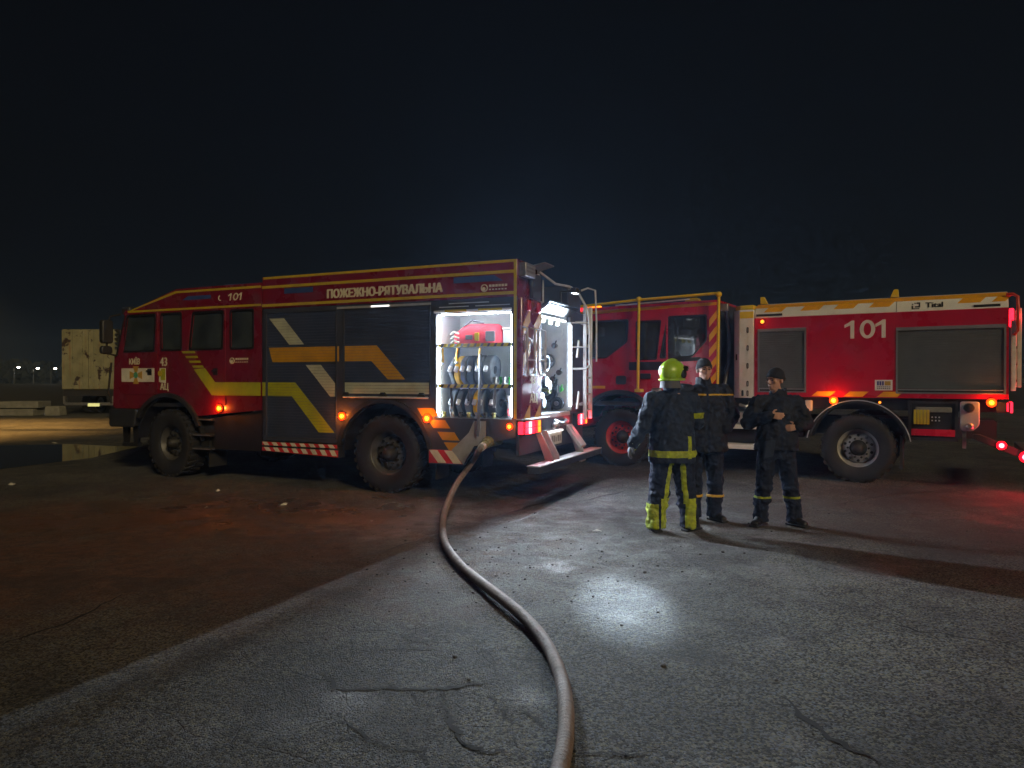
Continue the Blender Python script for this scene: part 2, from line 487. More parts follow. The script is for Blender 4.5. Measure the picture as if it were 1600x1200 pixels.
def make_wheel(parent, c, r, w, rim, rim_r, side=-1, lugs=30, dual=False, steer=0.0):
    """wheel whose outer face looks along side*y; mesh of the rim disc with tyre and hub as sub-parts"""
    cx, cy, cz = c
    s = side
    root = empty('wheel', c, steer, parent=parent)
    b = MB()
    prof = [(rim_r, 0.0), (rim_r*1.02, 0.012*s*-1), (rim_r*0.95, 0.03), (rim_r*0.9, 0.09), (rim_r*0.80, 0.13), (rim_r*0.74, 0.10), (rim_r*0.55, 0.075),
            (rim_r*0.42, 0.07), (rim_r*0.42, 0.12), (rim_r*0.6, 0.2), (rim_r, 0.22)]
    b.lathe([(a, -s*t if i != 1 else t) for i, (a, t) in enumerate(prof)], (0, 0, 0), 'y', 36)
    rimo = b.build('rim', rim, root, smooth=35)
    h = MB()
    for k in range(10):                                     # hand holes read as raised bosses and nuts
        a = 2*math.pi*k/10
        h.disc((rim_r*0.5*math.cos(a), -s*0.078, rim_r*0.5*math.sin(a)), 0.017, s*0.035, 'y', 6)
    h.lathe([(0.0, s*0.055), (rim_r*0.16, s*0.05), (rim_r*0.24, s*0.03), (rim_r*0.3, -s*0.02), (rim_r*0.38, -s*0.07), (rim_r*0.4, -s*0.14)], (0, 0, 0), 'y', 24, close=False)
    h.build('hub', 'chassis', root, smooth=35)
    hh = MB()
    for k in range(10):
        a = 2*math.pi*(k+0.5)/10
        hh.disc((rim_r*0.665*math.cos(a), -s*0.083, rim_r*0.665*math.sin(a)), rim_r*0.075, s*0.012, 'y', 10)
    hh.build('hand_hole', 'black', root)['kind'] = 'stuff'
    t = MB()
    hw = w/2; y0 = -s*(hw - 0.03)
    pr = [(rim_r*0.99, -hw+0.03), (rim_r+0.03, -hw+0.005), (r*0.8, -hw-0.012), (r*0.92, -hw-0.004), (r*0.965, -hw+0.02), (r*0.97, -hw+0.06),
          (r*0.97, hw-0.06), (r*0.965, hw-0.02), (r*0.92, hw+0.004), (r*0.8, hw+0.012), (rim_r+0.03, hw-0.005), (rim_r*0.99, hw-0.03)]
    t.lathe([(a, q + y0) for a, q in pr], (0, 0, 0), 'y', 48)
    for k in range(lugs):
        for sd in (-1, 1):
            a = 2*math.pi*(k + (0.5 if sd > 0 else 0))/lugs; da = math.pi/lugs*0.55
            ro, ri = r, r*0.93
            P = []
            for rr_, dd in ((ri, 1.1), (ro, 0.9)):
                for aa, ya in ((a-da*dd, sd*(hw+0.006)), (a+da*dd, sd*(hw+0.006)), (a+da*dd+0.05, sd*hw*0.12), (a-da*dd+0.05, sd*hw*0.12)):
                    P.append((rr_*math.cos(aa), ya + y0, rr_*math.sin(aa)))
            t.add(P, [(0,1,2,3),(4,7,6,5),(0,4,5,1),(1,5,6,2),(2,6,7,3),(3,7,4,0)])
    t.build('tyre', 'rubber', root, smooth=38)
    if dual:
        d = MB(); d.lathe([(a, q + y0 + -s*(w + 0.03)) for a, q in pr], (0, 0, 0), 'y', 40); d.build('tyre', 'rubber', root, smooth=38)
    return root
# ------------------------------------------------------------------ ground, puddle, cracks
def ground_material():
    m, t, b, o = nt_of('asphalt')
    N, L = t.nodes, t.links
    tc = N.new('ShaderNodeTexCoord')
    def noise_(scale, detail=6, rough=0.6, off=(0, 0, 0), dist=0.0):
        mp = N.new('ShaderNodeMapping'); mp.inputs['Location'].default_value = off
        L.new(tc.outputs['Object'], mp.inputs[0])
        n = N.new('ShaderNodeTexNoise'); n.inputs['Scale'].default_value = scale; n.inputs['Detail'].default_value = detail
        n.inputs['Roughness'].default_value = rough; n.inputs['Distortion'].default_value = dist
        L.new(mp.outputs[0], n.inputs['Vector']); return n.outputs['Fac']
    def rng(s, a, b_, c, d):
        r = N.new('ShaderNodeMapRange'); r.interpolation_type = 'SMOOTHSTEP'
        for i, v in enumerate((a, b_, c, d)): r.inputs[i+1].default_value = v
        L.new(s, r.inputs[0]); return r.outputs[0]
    def mixc(f, a, c, mode='MIX'):
        x = N.new('ShaderNodeMixRGB'); x.blend_type = mode
        if isinstance(f, float): x.inputs[0].default_value = f
        else: L.new(f, x.inputs[0])
        for i, v in ((1, a), (2, c)):
            if isinstance(v, tuple): x.inputs[i].default_value = (*v, 1)
            else: L.new(v, x.inputs[i])
        return x.outputs[0]
    def mth(op, a, c):
        x = N.new('ShaderNodeMath'); x.operation = op
        for i, v in ((0, a), (1, c)):
            if isinstance(v, (int, float)): x.inputs[i].default_value = v
            else: L.new(v, x.inputs[i])
        return x.outputs[0]
    def blob(cx, cy, rx, ry, soft=0.5, wob=0.35):
        s = N.new('ShaderNodeSeparateXYZ'); L.new(tc.outputs['Object'], s.inputs[0])
        dx = mth('DIVIDE', mth('SUBTRACT', s.outputs[0], cx), rx); dy = mth('DIVIDE', mth('SUBTRACT', s.outputs[1], cy), ry)
        d = mth('SQRT', mth('ADD', mth('MULTIPLY', dx, dx), mth('MULTIPLY', dy, dy)), 0)
        d = mth('ADD', d, mth('MULTIPLY', mth('SUBTRACT', noise_(1.3, 5, 0.65, (cx*3, cy*2, 0)), 0.5), wob*3))
        return rng(d, 1 - soft, 1 + soft, 1, 0)
    base = mixc(rng(noise_(0.55, 6, 0.62), 0.3, 0.7, 0, 1), (0.044, 0.046, 0.05), (0.1, 0.1, 0.098))
    base = mixc(rng(noise_(3.2, 5, 0.7, (4, 1, 0)), 0.42, 0.72, 0, 0.7), base, (0.034, 0.034, 0.037))
    # stone chippings in the binder
    vo = N.new('ShaderNodeTexVoronoi'); vo.inputs['Scale'].default_value = 88; L.new(tc.outputs['Object'], vo.inputs['Vector'])
    vc = N.new('ShaderNodeSeparateColor'); L.new(vo.outputs['Color'], vc.inputs[0])
    chip = rng(vc.outputs[0], 0.0, 1.0, 0.16, 2.3)
    base = mixc(1.0, base, chip, 'MULTIPLY')
    base = mixc(1.0, base, mixc(vc.outputs[2], (1.25, 1.12, 0.72), (0.85, 0.96, 1.14)), 'MULTIPLY')
    bright = mth('MULTIPLY', rng(vc.outputs[1], 0.93, 0.97, 0, 1), rng(vo.outputs['Distance'], 0.15, 0.5, 1, 0))
    base = mixc(mth('MULTIPLY', bright, 0.65), base, (0.3, 0.28, 0.22))
    # muddy ground on the left, amber lamp spill painted into its brown
    amber_mud = mth('MULTIPLY', blob(-4.6, 6.9, 4.3, 2.3, 0.55, 0.4), rng(noise_(1.1, 6, 0.7, (9, 3, 0)), 0.25, 0.55, 0.35, 1))
    base = mixc(mth('MULTIPLY', amber_mud, 0.75), base, mixc(rng(noise_(7, 7, 0.7), 0.3, 0.7, 0, 1), (0.085, 0.034, 0.016), (0.2, 0.08, 0.036)))
    mud2 = mth('MULTIPLY', blob(5.6, 8.3, 4.0, 1.7, 0.5, 0.4), rng(noise_(1.6, 6, 0.7, (2, 3, 0)), 0.3, 0.6, 0.2, 0.7))
    base = mixc(mud2, base, (0.085, 0.058, 0.05))
    lit_dust = mth('MULTIPLY', blob(0.7, 7.4, 1.9, 2.1, 0.6, 0.45), rng(noise_(2.3, 6, 0.72, (1, 7, 0), 0.4), 0.38, 0.68, 0, 1))  # pale dusty patch, whitened to paint in the pool of light there
    base = mixc(mth('MULTIPLY', lit_dust, 0.8), base, mixc(rng(noise_(40, 4, 0.6), 0.35, 0.65, 0, 1), (0.16, 0.165, 0.17), (0.36, 0.365, 0.37)))
    # crazed surface: a net of fine cracks where the old asphalt is breaking up
    wn_ = N.new('ShaderNodeTexNoise'); wn_.inputs['Scale'].default_value = 2.2; wn_.inputs['Detail'].default_value = 5; L.new(tc.outputs['Object'], wn_.inputs['Vector'])
    wp = N.new('ShaderNodeVectorMath'); wp.operation = 'MULTIPLY_ADD'; wp.inputs[1].default_value = (0.3, 0.3, 0); L.new(wn_.outputs['Color'], wp.inputs[0]); L.new(tc.outputs['Object'], wp.inputs[2])
    ve = N.new('ShaderNodeTexVoronoi'); ve.feature = 'DISTANCE_TO_EDGE'; ve.inputs['Scale'].default_value = 2.3; L.new(wp.outputs[0], ve.inputs['Vector'])
    net = mth('MULTIPLY', rng(ve.outputs['Distance'], 0.002, 0.010, 1, 0), mth('MULTIPLY', mth('MAXIMUM', blob(-0.5, 3.7, 1.5, 1.1, 0.4, 0.3), blob(2.9, 5.2, 1.2, 1.0, 0.4, 0.4)), rng(noise_(1.9, 4, 0.6, (5, 2, 0)), 0.42, 0.55, 0, 1)))
    base = mixc(mth('MULTIPLY', net, 0.5), base, (0.009, 0.009, 0.009))
    # darker repair patches and streaks left by tyres
    base = mixc(mth('MULTIPLY', rng(noise_(0.9, 5, 0.55, (11, 5, 0), 0.6), 0.55, 0.6, 0, 1), 0.38), base, (0.03, 0.03, 0.033))
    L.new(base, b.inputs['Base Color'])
    wet = mth('MAXIMUM', mth('MULTIPLY', rng(noise_(0.8, 7, 0.6, (6, 6, 0)), 0.52, 0.68, 0, 1), 0.8), mth('MULTIPLY', blob(-1.2, 9.7, 4.5, 1.3, 0.4, 0.4), rng(noise_(1.7, 6, 0.6, (3, 8, 0)), 0.4, 0.6, 0.1, 1)))
    slick = mth('MULTIPLY', blob(-3.4, 8.5, 3.4, 1.5, 0.45, 0.4), rng(noise_(0.9, 5, 0.6, (2, 9, 0)), 0.38, 0.55, 0, 1))     # a film of pump water beside the truck
    L.new(mth('MULTIPLY', rng(wet, 0, 1, 0.85, 0.5), rng(slick, 0, 1, 1.0, 0.42)), b.inputs['Roughness'])
    b.inputs['Specular IOR Level'].default_value = 0.42
    # relief: chippings, patches and finer grit
    ht = mth('ADD', mth('MULTIPLY', rng(vo.outputs['Distance'], 0.0, 0.6, 1, 0), 0.9), mth('MULTIPLY', noise_(260, 3, 0.6), 0.5))
    ht = mth('ADD', ht, mth('MULTIPLY', noise_(26, 6, 0.65), 1.6))
    ht = mth('ADD', ht, mth('MULTIPLY', noise_(3.5, 6, 0.6), 3.0))
    ht = mth('SUBTRACT', ht, mth('MULTIPLY', net, 1.2))
    bp = N.new('ShaderNodeBump'); bp.inputs['Distance'].default_value = 0.014
    L.new(mth('MULTIPLY', rng(wet, 0, 1, 1.0, 0.8), rng(slick, 0, 1, 1.0, 0.4)), bp.inputs['Strength'])
    L.new(ht, bp.inputs['Height']); L.new(bp.outputs[0], b.inputs['Normal'])
    MATS['asphalt'] = m
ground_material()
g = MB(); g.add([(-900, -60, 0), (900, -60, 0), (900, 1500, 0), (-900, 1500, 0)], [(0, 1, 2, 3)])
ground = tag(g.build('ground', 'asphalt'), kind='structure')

def water_material():
    m, t, b, o = nt_of('water')
    N, L = t.nodes, t.links
    b.inputs['Base Color'].default_value = (0.012, 0.011, 0.009, 1)
    b.inputs['Roughness'].default_value = 0.03
    b.inputs['IOR'].default_value = 1.33
    tc = N.new('ShaderNodeTexCoord'); n = N.new('ShaderNodeTexNoise'); n.inputs['Scale'].default_value = 2.6; n.inputs['Detail'].default_value = 3
    L.new(tc.outputs['Object'], n.inputs['Vector'])
    bp = N.new('ShaderNodeBump'); bp.inputs['Strength'].default_value = 0.05; bp.inputs['Distance'].default_value = 0.02
    L.new(n.outputs['Fac'], bp.inputs['Height']); L.new(bp.outputs[0], b.inputs['Normal'])
    MATS['water'] = m
water_material()
def wet_film():
    m = MATS['water'].copy(); m.name = 'wet_film'
    m.node_tree.nodes['Principled BSDF'].inputs['Roughness'].default_value = 0.22
    for n in m.node_tree.nodes:
        if n.type == 'BUMP': n.inputs['Strength'].default_value = 0.5
        if n.type == 'TEX_NOISE': n.inputs['Scale'].default_value = 22
    MATS['wet_film'] = m
wet_film()
def puddle(pts, sub=5, wob=0.12, seed=0, m_='water'):
    P = []; m = len(pts)
    for i in range(m):
        a, b_ = Vector(pts[i]), Vector(pts[(i+1) % m])
        for k in range(sub):
            q = a.lerp(b_, k/sub); L_ = (b_-a).length
            w = wob * L_ * 0.5
            q += Vector((mnoise.noise(Vector((q.x*1.3, q.y*1.3, seed))), mnoise.noise(Vector((q.x*1.3, q.y*1.3, seed+9))))) * w
            P.append((q.x, q.y, 0.004))
    b = MB(); b.add(P, [tuple(range(len(P)))])
    return tag(b.build('puddle', m_), kind='structure')
puddle([(-14.6, 16.6), (-11.0, 17.6), (-8.9, 16.9), (-8.6, 14.6), (-9.2, 12.6), (-11.2, 13.0), (-13.4, 12.9)], wob=0.05)
fd = MB(); fd.add([(-900, 38, 0.004), (900, 38, 0.004), (900, 1500, 0.004), (-900, 1500, 0.004)], [(0, 1, 2, 3)])  # dark sheet over the far ground, painting in the night's darkness
mat('far_dark', (0.016, 0.014, 0.01), 0.95, var=0.5, vscale=0.3, bump=0.5, bscale=2)
tag(fd.build('far_dark_sheet', 'far_dark'), kind='structure')
def gpt(px, py, z=0.0):
    Y = 1109 * (1.62 - z) / (py - 592); return Vector(((px - 800) / 1109 * Y, Y, z))
def crack(pix, w, name='crack', m='crack_fill', z=0.004, jit=0.012, sub=7):
    P = []
    for i in range(len(pix) - 1):
        a, b_ = gpt(*pix[i]), gpt(*pix[i+1])
        for k in range(sub):
            q = a.lerp(b_, k/sub)
            if not (i == 0 and k == 0): q += Vector((random.gauss(0, jit), random.gauss(0, jit), 0))
            P.append(q)
    P.append(gpt(*pix[-1]))
    b = MB(); n = len(P); vs = []
    for i, q in enumerate(P):
        t = (P[min(i+1, n-1)] - P[max(i-1, 0)]); t.z = 0; t.normalize(); s = Vector((-t.y, t.x, 0))
        ww = 2.1 * w * (0.35 + 0.9*random.random()) * min(1, 0.25 + 3*min(i, n-1-i)/n)
        vs += [(*(q + s*ww/2)[:2], z), (*(q - s*ww/2)[:2], z)]
    b.add(vs, [(2*i, 2*i+1, 2*i+3, 2*i+2) for i in range(n-1)])
    return b.build(name, m, ground)
crack([(505, 1050), (522, 1078), (600, 1079), (690, 1078), (735, 1072), (772, 1064)], 0.014)
crack([(690, 1080), (696, 1112), (705, 1140), (725, 1168), (760, 1176), (815, 1182)], 0.012)
crack([(625, 993), (655, 1005), (700, 998)], 0.009)
crack([(545, 1018), (640, 1014), (705, 1018)], 0.007)
crack([(772, 1064), (770, 1040), (762, 1022), (738, 1000), (705, 980)], 0.006)
crack([(755, 1082), (790, 1122), (800, 1135)], 0.007)
crack([(770, 1034), (845, 1034), (870, 1028)], 0.007)
crack([(810, 1105), (850, 1140)], 0.006)
crack([(520, 1115), (560, 1150), (600, 1170), (660, 1178), (668, 1200)], 0.008)
crack([(898, 1180), (960, 1184), (1010, 1178)], 0.008)
crack([(640, 1082), (648, 1100), (690, 1108)], 0.006)
crack([(1220, 1090), (1290, 1150), (1380, 1198)], 0.02)
crack([(0, 1010), (110, 972), (190, 930)], 0.012)
crack([(1330, 960), (1450, 990), (1600, 1010)], 0.01)
crack([(560, 872), (700, 830), (830, 792), (1000, 747)], 0.022, name='seam_or_shade_edge', m='seam_dark', jit=0.02)  # dark strip drawn along the edge of the truck's shadow
crack([(730, 838), (880, 790), (1010, 760)], 0.018, name='seam_or_shade_edge', m='seam_dark', jit=0.02)
crack([(1290, 790), (1400, 772), (1520, 765)], 0.018, name='seam_or_shade_edge', m='seam_dark', jit=0.02)
# ------------------------------------------------------------------ first fire truck (left), x to its rear, y away from the viewer
W1 = 2.72
T1 = empty('fire_truck', (0.066, 9.2, 0), R(-23.5), 'crimson fire engine with dark shutters, open lit compartments and zigzag stripes, hose attached', 'fire truck')
def B(name, m, b, parent=T1, bevel=0.0, smooth=None): return b.build(name, m, parent, bevel, smooth)

# chassis
b = MB()
b.box(-7.1, -0.1, 0.82, 0.92, 0.62, 0.9); b.box(-7.1, -0.1, W1-0.92, W1-0.82, 0.62, 0.9)
for x in (-6.9, -5.2, -3.9, -2.9, -1.2, -0.2): b.box(x, x+0.1, 0.92, W1-0.92, 0.66, 0.86)
B('chassis_frame', 'chassis', b)
for x in (-6.26, -2.05):
    b = MB(); b.tube([(x, 0.3, 0.54), (x, 1.1, 0.5), (x, W1-1.1, 0.5), (x, W1-0.3, 0.54)], 0.09, 10); b.ell((x, W1/2, 0.5), 0.2, 0.22, 0.2); B('axle', 'chassis', b, smooth=40)
make_wheel(T1, (-6.26, 0.06, 0.56), 0.56, 0.32, 'rim_dark', 0.29, -1, steer=R(-5))
make_wheel(T1, (-6.26, W1-0.06, 0.56), 0.56, 0.32, 'rim_dark', 0.29, 1)
make_wheel(T1, (-2.05, 0.10, 0.555), 0.555, 0.3, 'rim_dark', 0.31, -1)
make_wheel(T1, (-2.05, W1-0.10, 0.555), 0.555, 0.3, 'rim_dark', 0.31, 1)
b = MB(); b.box(-5.25, -4.35, 0.12, 0.7, 0.5, 1.05); B('fuel_tank', 'plastic', b, bevel=0.05)
b = MB(); b.box(-5.25, -4.35, W1-0.7, W1-0.12, 0.5, 1.05); B('air_tank', 'plastic', b, bevel=0.05)
b = MB(); b.box(-5.42, -5.4, 0.06, 0.42, 0.2, 0.62); b.box(-5.4, -5.36, 0.1, 0.38, 0.55, 0.7); B('mud_flap', 'rubber', b)
b = MB(); b.box(-4.8, -4.45, 0.5, 1.6, 0.34, 0.52); B('silencer', 'chassis', b, bevel=0.05)

# cab: side skins with window openings
GL = [[(-7.2, 2.68), (-6.54, 2.68), (-6.58, 2.09), (-7.32, 2.09)], rect(-6.4, -5.95, 2.1, 2.69), [(-5.68, 2.68), (-5.05, 2.68), (-5.07, 2.1), (-5.76, 2.1)], rect(-4.89, -4.43, 2.1, 2.69)]
cab_out = [(-7.5, 1.12)] + [(-7.02, 1.12)] + [p for p in arc(-6.26, 0.6, 0.73, 134, 42, 10)] + [(-5.62, 1.02), (-4.27, 1.14), (-4.27, 3.1), (-6.05, 3.09), (-7.2, 2.76), (-7.26, 2.7), (-7.46, 2.02)]
holes = [rpoly(p, 0.045) for p in GL]
for yy, nm in ((0.0, 'cab_side'), (W1-0.04, 'cab_side')):
    b = MB(); b.holed(cab_out, holes, yy, yy+0.04); B(nm, 'red', b)
    for P, gp in zip(holes, GL):
        b = MB(); b.prism(rpoly([(x + (0.004 if i in (0, 3) else -0.004), z) for i, (x, z) in enumerate(gp)], 0.045), yy+0.018, yy+0.024); B('window_pane', 'cab_glass', b)
    for P in GL:
        cx = sum(p[0] for p in P)/4; cz = sum(p[1] for p in P)/4
        outer = rpoly([(cx + (x-cx)*1.075, cz + (z-cz)*1.075) for x, z in P], 0.05)
        inner = rpoly([(cx + (x-cx)*0.97, cz + (z-cz)*0.965) for x, z in P], 0.045)
        b = MB(); b.holed(outer, [inner], yy-0.006 if yy == 0 else yy+0.04, yy if yy == 0 else yy+0.046); B('window_seal', 'window_frame', b)
b = MB()
b.prism([(-4.27, 3.1), (-6.05, 3.09), (-7.2, 2.76), (-7.2, 2.72), (-6.05, 3.05), (-4.27, 3.06)], 0.04, W1-0.04); B('cab_roof', 'red', b)
b = MB(); b.box(-4.31, -4.27, 0.04, W1-0.04, 1.14, 3.06); b.box(-7.4, -4.31, 0.04, W1-0.04, 1.16, 1.22); B('cab_floor', 'plastic', b)
b = MB()   # front face below the windscreen
b.prism([(-7.46, 2.0), (-7.5, 1.12), (-7.56, 1.16), (-7.52, 2.02)], 0.0, W1); b.prism([(-7.2, 2.76), (-7.26, 2.70), (-7.3, 2.72), (-7.24, 2.79)], 0.0, W1); B('cab_front', 'red', b)
b = MB(); b.prism([(-7.26, 2.70), (-7.47, 2.02), (-7.455, 2.02), (-7.245, 2.70)], 0.06, W1-0.06); B('windscreen', 'cab_glass', b)
for y in (0.0, W1-0.06):
    b = MB(); b.prism([(-7.28, 2.71), (-7.49, 2.02), (-7.44, 2.02), (-7.235, 2.71)], y, y+0.06); B('windscreen_pillar', 'black', b)
for y in (0.35, W1-0.85):
    b = MB(); b.box(-6.35, -5.9, y, y+0.5, 1.4, 1.75); b.obox((-5.93, y+0.25, 2.05), (0.06, 0, 0), (0, 0.24, 0), (-0.03, 0, 0.35)); b.box(-5.95, -5.85, y+0.12, y+0.38, 2.4, 2.58); B('seat', 'seat', b, bevel=0.05)
for y in (0.2, 0.85, 1.5):
    b = MB(); b.box(-4.95, -4.5, y, y+0.5, 1.4, 1.75); b.obox((-4.52, y+0.25, 2.05), (0.06, 0, 0), (0, 0.24, 0), (-0.03, 0, 0.35)); b.box(-4.53, -4.43, y+0.12, y+0.38, 2.4, 2.58); B('seat', 'seat', b, bevel=0.05)
b = MB(); st = [(-6.78 + 0.1*math.cos(R(a)), 0.62 + 0.22*math.sin(R(a)), 2.02 + 0.2*math.cos(R(a))) for a in range(0, 360, 15)]; b.tube(st, 0.016, 6, closed=True); b.tube([(-6.78, 0.62, 2.02), (-7.1, 0.62, 1.7)], 0.03, 8); B('steering_wheel', 'black', b, smooth=40)
b = MB(); b.prism([(-7.4, 1.22), (-6.95, 1.22), (-6.95, 1.9), (-7.1, 2.05), (-7.42, 2.05)], 0.08, W1-0.08); B('dashboard', 'plastic', b, bevel=0.03)
# doors lie a little proud of the cab skin
def door(x0, x1, z0, z1, win, hx):
    out = rpoly([(x0, z0), (x1, z0), (x1, z1), (x0 + (0.12 if x0 < -7 else 0.0), z1)], 0.04)
    b = MB(); b.holed(out, [rpoly([(sum(q[0] for q in win)/4 + (p[0]-sum(q[0] for q in win)/4)*1.1, sum(q[1] for q in win)/4 + (p[1]-sum(q[1] for q in win)/4)*1.1) for p in win], 0.05)], -0.012, -0.0005)
    d = B('door', 'red', b, bevel=0.004)
    b = MB(); b.box(hx-0.05, hx+0.05, -0.018, -0.0125, 1.68, 1.79); B('handle_recess', 'black', b, d)
    b = MB(); b.box(hx-0.06, hx+0.06, -0.04, -0.025, 1.74, 1.765); b.box(hx-0.06, hx-0.045, -0.026, -0.0185, 1.74, 1.765); b.box(hx+0.045, hx+0.06, -0.026, -0.0185, 1.74, 1.765); B('handle', 'black', b, d, bevel=0.004)
    return d
door(-7.36, -6.47, 1.36, 2.735, GL[0], -6.66)
door(-5.86, -4.99, 1.2, 2.735, GL[2], -5.2)
# wheel arch lip, bumper, steps
b = MB(); o_ = arc(-6.26, 0.6, 0.79, 150, 20, 18); i_ = arc(-6.26, 0.6, 0.725, 150, 20, 18); b.prism(o_ + i_[::-1], -0.05, 0.02); B('wheel_arch', 'plastic', b)
b = MB(); b.prism(arc(-6.26, 0.6, 0.722, 178, 2, 18) + arc(-6.26, 0.6, 0.70, 178, 2, 18)[::-1], 0.02, 0.6); B('wheel_housing', 'black', b)
b = MB(); b.prism(rpoly([(-7.66, 0.8), (-7.05, 0.8), (-6.98, 1.115), (-7.66, 1.115)], 0.06), -0.01, W1+0.01); B('front_bumper', 'plastic', b, bevel=0.02)
b = MB(); b.box(-7.67, -7.6, 0.25, 0.6, 0.9, 1.05); B('headlight', 'clear_lens', b, bevel=0.02)
b = MB(); b.box(-7.67, -7.6, W1-0.6, W1-0.25, 0.9, 1.05); B('headlight', 'clear_lens', b, bevel=0.02)
for x in (-7.5, -7.25):
    b = MB(); b.prism([(x, 0.5), (x+0.1, 0.5), (x+0.12, 0.82), (x-0.02, 0.82)], 0.15, 0.2); B('tow_bracket', 'black', b)
b = MB(); b.box(-7.5, -7.15, 0.13, 0.24, 0.46, 0.52); B('under_step', 'black', b)
b = MB(); b.prism([(-5.72, 0.95), (-5.28, 0.95), (-5.3, 0.48), (-5.62, 0.48)], 0.1, 0.14); B('step_back', 'plastic', b)
for z in (0.95, 0.7, 0.48):
    b = MB(); b.box(-5.7, -5.28, -0.02, 0.3, z, z+0.035); B('step_tread', 'plastic', b, bevel=0.006)
    b = MB(); b.box(-5.68, -5.3, -0.026, -0.0205, z+0.008, z+0.028); B('tread_edge', 'steel', b)
b = MB(); b.prism([(-5.28, 0.5), (-4.3, 0.5), (-4.3, 1.13), (-5.28, 1.0)], 0.05, 0.09); B('side_skirt', 'black', b)
# mirror arms and mirrors
b = MB(); b.tube([(-7.34, -0.02, 2.72), (-7.46, -0.12, 2.68), (-7.5, -0.16, 2.5), (-7.5, -0.16, 2.05), (-7.45, -0.02, 2.02)], 0.018, 8); B('mirror_arm', 'black', b, smooth=40)
b = MB(); b.prism(rrect(-0.26, -0.06, 2.22, 2.62, 0.05), -7.56, -7.46, 'yz'); B('mirror', 'plastic', b, bevel=0.02)
b = MB(); b.prism(rrect(-0.26, -0.06, 2.04, 2.18, 0.05), -7.56, -7.48, 'yz'); B('mirror', 'plastic', b, bevel=0.02)
b = MB(); b.tube([(-7.56, -0.03, 1.2), (-7.6, -0.06, 1.4), (-7.56, -0.03, 1.9)], 0.016, 8); B('grab_handle', 'black', b, smooth=40)
# roof light bar and beacon
b = MB(); b.box(-7.42, -7.22, 0.05, 0.42, 2.72, 2.86); B('search_light', 'plastic', b, bevel=0.03)
b = MB(); b.box(-7.44, -7.421, 0.1, 0.37, 2.74, 2.84); B('lamp_glass', 'clear_lens', b)
b = MB(); b.box(-5.6, -5.2, 0.5, W1-0.5, 3.1, 3.2); B('beacon_bar', 'blue_stripe', b, bevel=0.04)

# superstructure: roof boxes along both sides, recess between them at the rear
b = MB(); b.box(-4.25, 0.0, 0.0, 0.72, 2.69, 3.18); B('roof_box', 'red', b, bevel=0.012)
b = MB(); b.box(-4.25, -0.02, W1-0.62, W1, 2.69, 3.08); B('roof_box', 'navy_panel', b, bevel=0.012)
b = MB(); b.box(-4.25, -1.6, 0.72, W1-0.62, 2.69, 3.14); B('roof_deck', 'alu_matte', b)
b = MB(); b.box(-1.6, -0.02, 0.72, W1-0.62, 2.66, 2.72); B('rear_deck', 'alu_matte', b)
b = MB(); b.box(-4.25, -4.2, 0.0, W1, 0.66, 2.69); B('front_bulkhead', 'navy_panel', b)
b = MB(); b.box(-4.2, -1.22, W1-0.05, W1, 0.9, 2.69); b.box(-1.22, 0, W1-0.05, W1, 0.9, 2.69); B('far_side', 'red', b)
b = MB(); b.box(-4.2, -1.25, 0.75, 0.8, 0.95, 2.69); b.box(-4.2, -0.65, 0.75, W1-0.05, 1.0, 1.08); B('inner_wall', 'navy_panel', b)
# side wall frame round the three shutters
wall = [(-4.25, 0.68), (-2.83, 0.68)] + [(-2.83, 0.75)] + arc(-2.05, 0.55, 0.74, 164, 16, 14) + [(-1.32, 0.46), (-0.78, 0.46), (-0.62, 0.72), (-0.02, 0.86), (0.0, 2.69), (-4.25, 2.69)]
OP = [rect(-4.18, -2.86, 0.74, 2.62), rect(-2.74, -1.29, 1.36, 2.62), rect(-1.2, -0.075, 1.09, 2.5)]
b = MB(); b.holed(wall, OP, 0.0, 0.05); B('side_wall', 'navy_panel', b)
sh1, sl1 = shutter('roller_shutter', 'navy', T1, -4.18, -2.86, 0.74, 2.62, 0.012)
sh2, sl2 = shutter('roller_shutter', 'navy', T1, -2.74, -1.29, 1.36, 2.62, 0.012)
for x in (-4.18, -2.875):
    b = MB(); b.box(x, x+0.015, -0.008, 0.011, 0.74, 2.62); B('shutter_rail', 'navy_panel', b)
for x in (-2.74, -1.305):
    b = MB(); b.box(x, x+0.015, -0.008, 0.011, 1.36, 2.62); B('shutter_rail', 'navy_panel', b)
b = MB(); b.tube([(-2.72, -0.03, 1.36), (-1.31, -0.03, 1.36)], 0.014, 8); B('shutter_bar', 'alu', b, smooth=40)
for x in (-2.68, -2.05, -1.42):
    b = MB(); b.prism([(x-0.07, 1.37), (x+0.07, 1.37), (x+0.03, 1.43), (x-0.03, 1.43)], -0.035, 0.0); B('bar_bracket', 'black', b, bevel=0.004)
b = MB(); b.prism(arc(-2.05, 0.55, 0.80, 172, 8, 20) + arc(-2.05, 0.55, 0.735, 172, 8, 20)[::-1], -0.03, 0.0); B('wheel_arch', 'plastic', b)
b = MB(); b.prism(arc(-2.05, 0.55, 0.737, 178, 2, 18) + arc(-2.05, 0.55, 0.72, 178, 2, 18)[::-1], 0.05, 0.7); B('wheel_housing', 'black', b)
b = MB(); b.box(-2.85, -1.28, -0.006, 0.0, 2.635, 2.665); B('gutter', 'alu_matte', b)
b = MB(); b.box(-2.25, -1.95, -0.014, -0.0065, 2.64, 2.66); B('gutter_glint', 'white_glow', b)  # glowing strip added for the white glint along the gutter

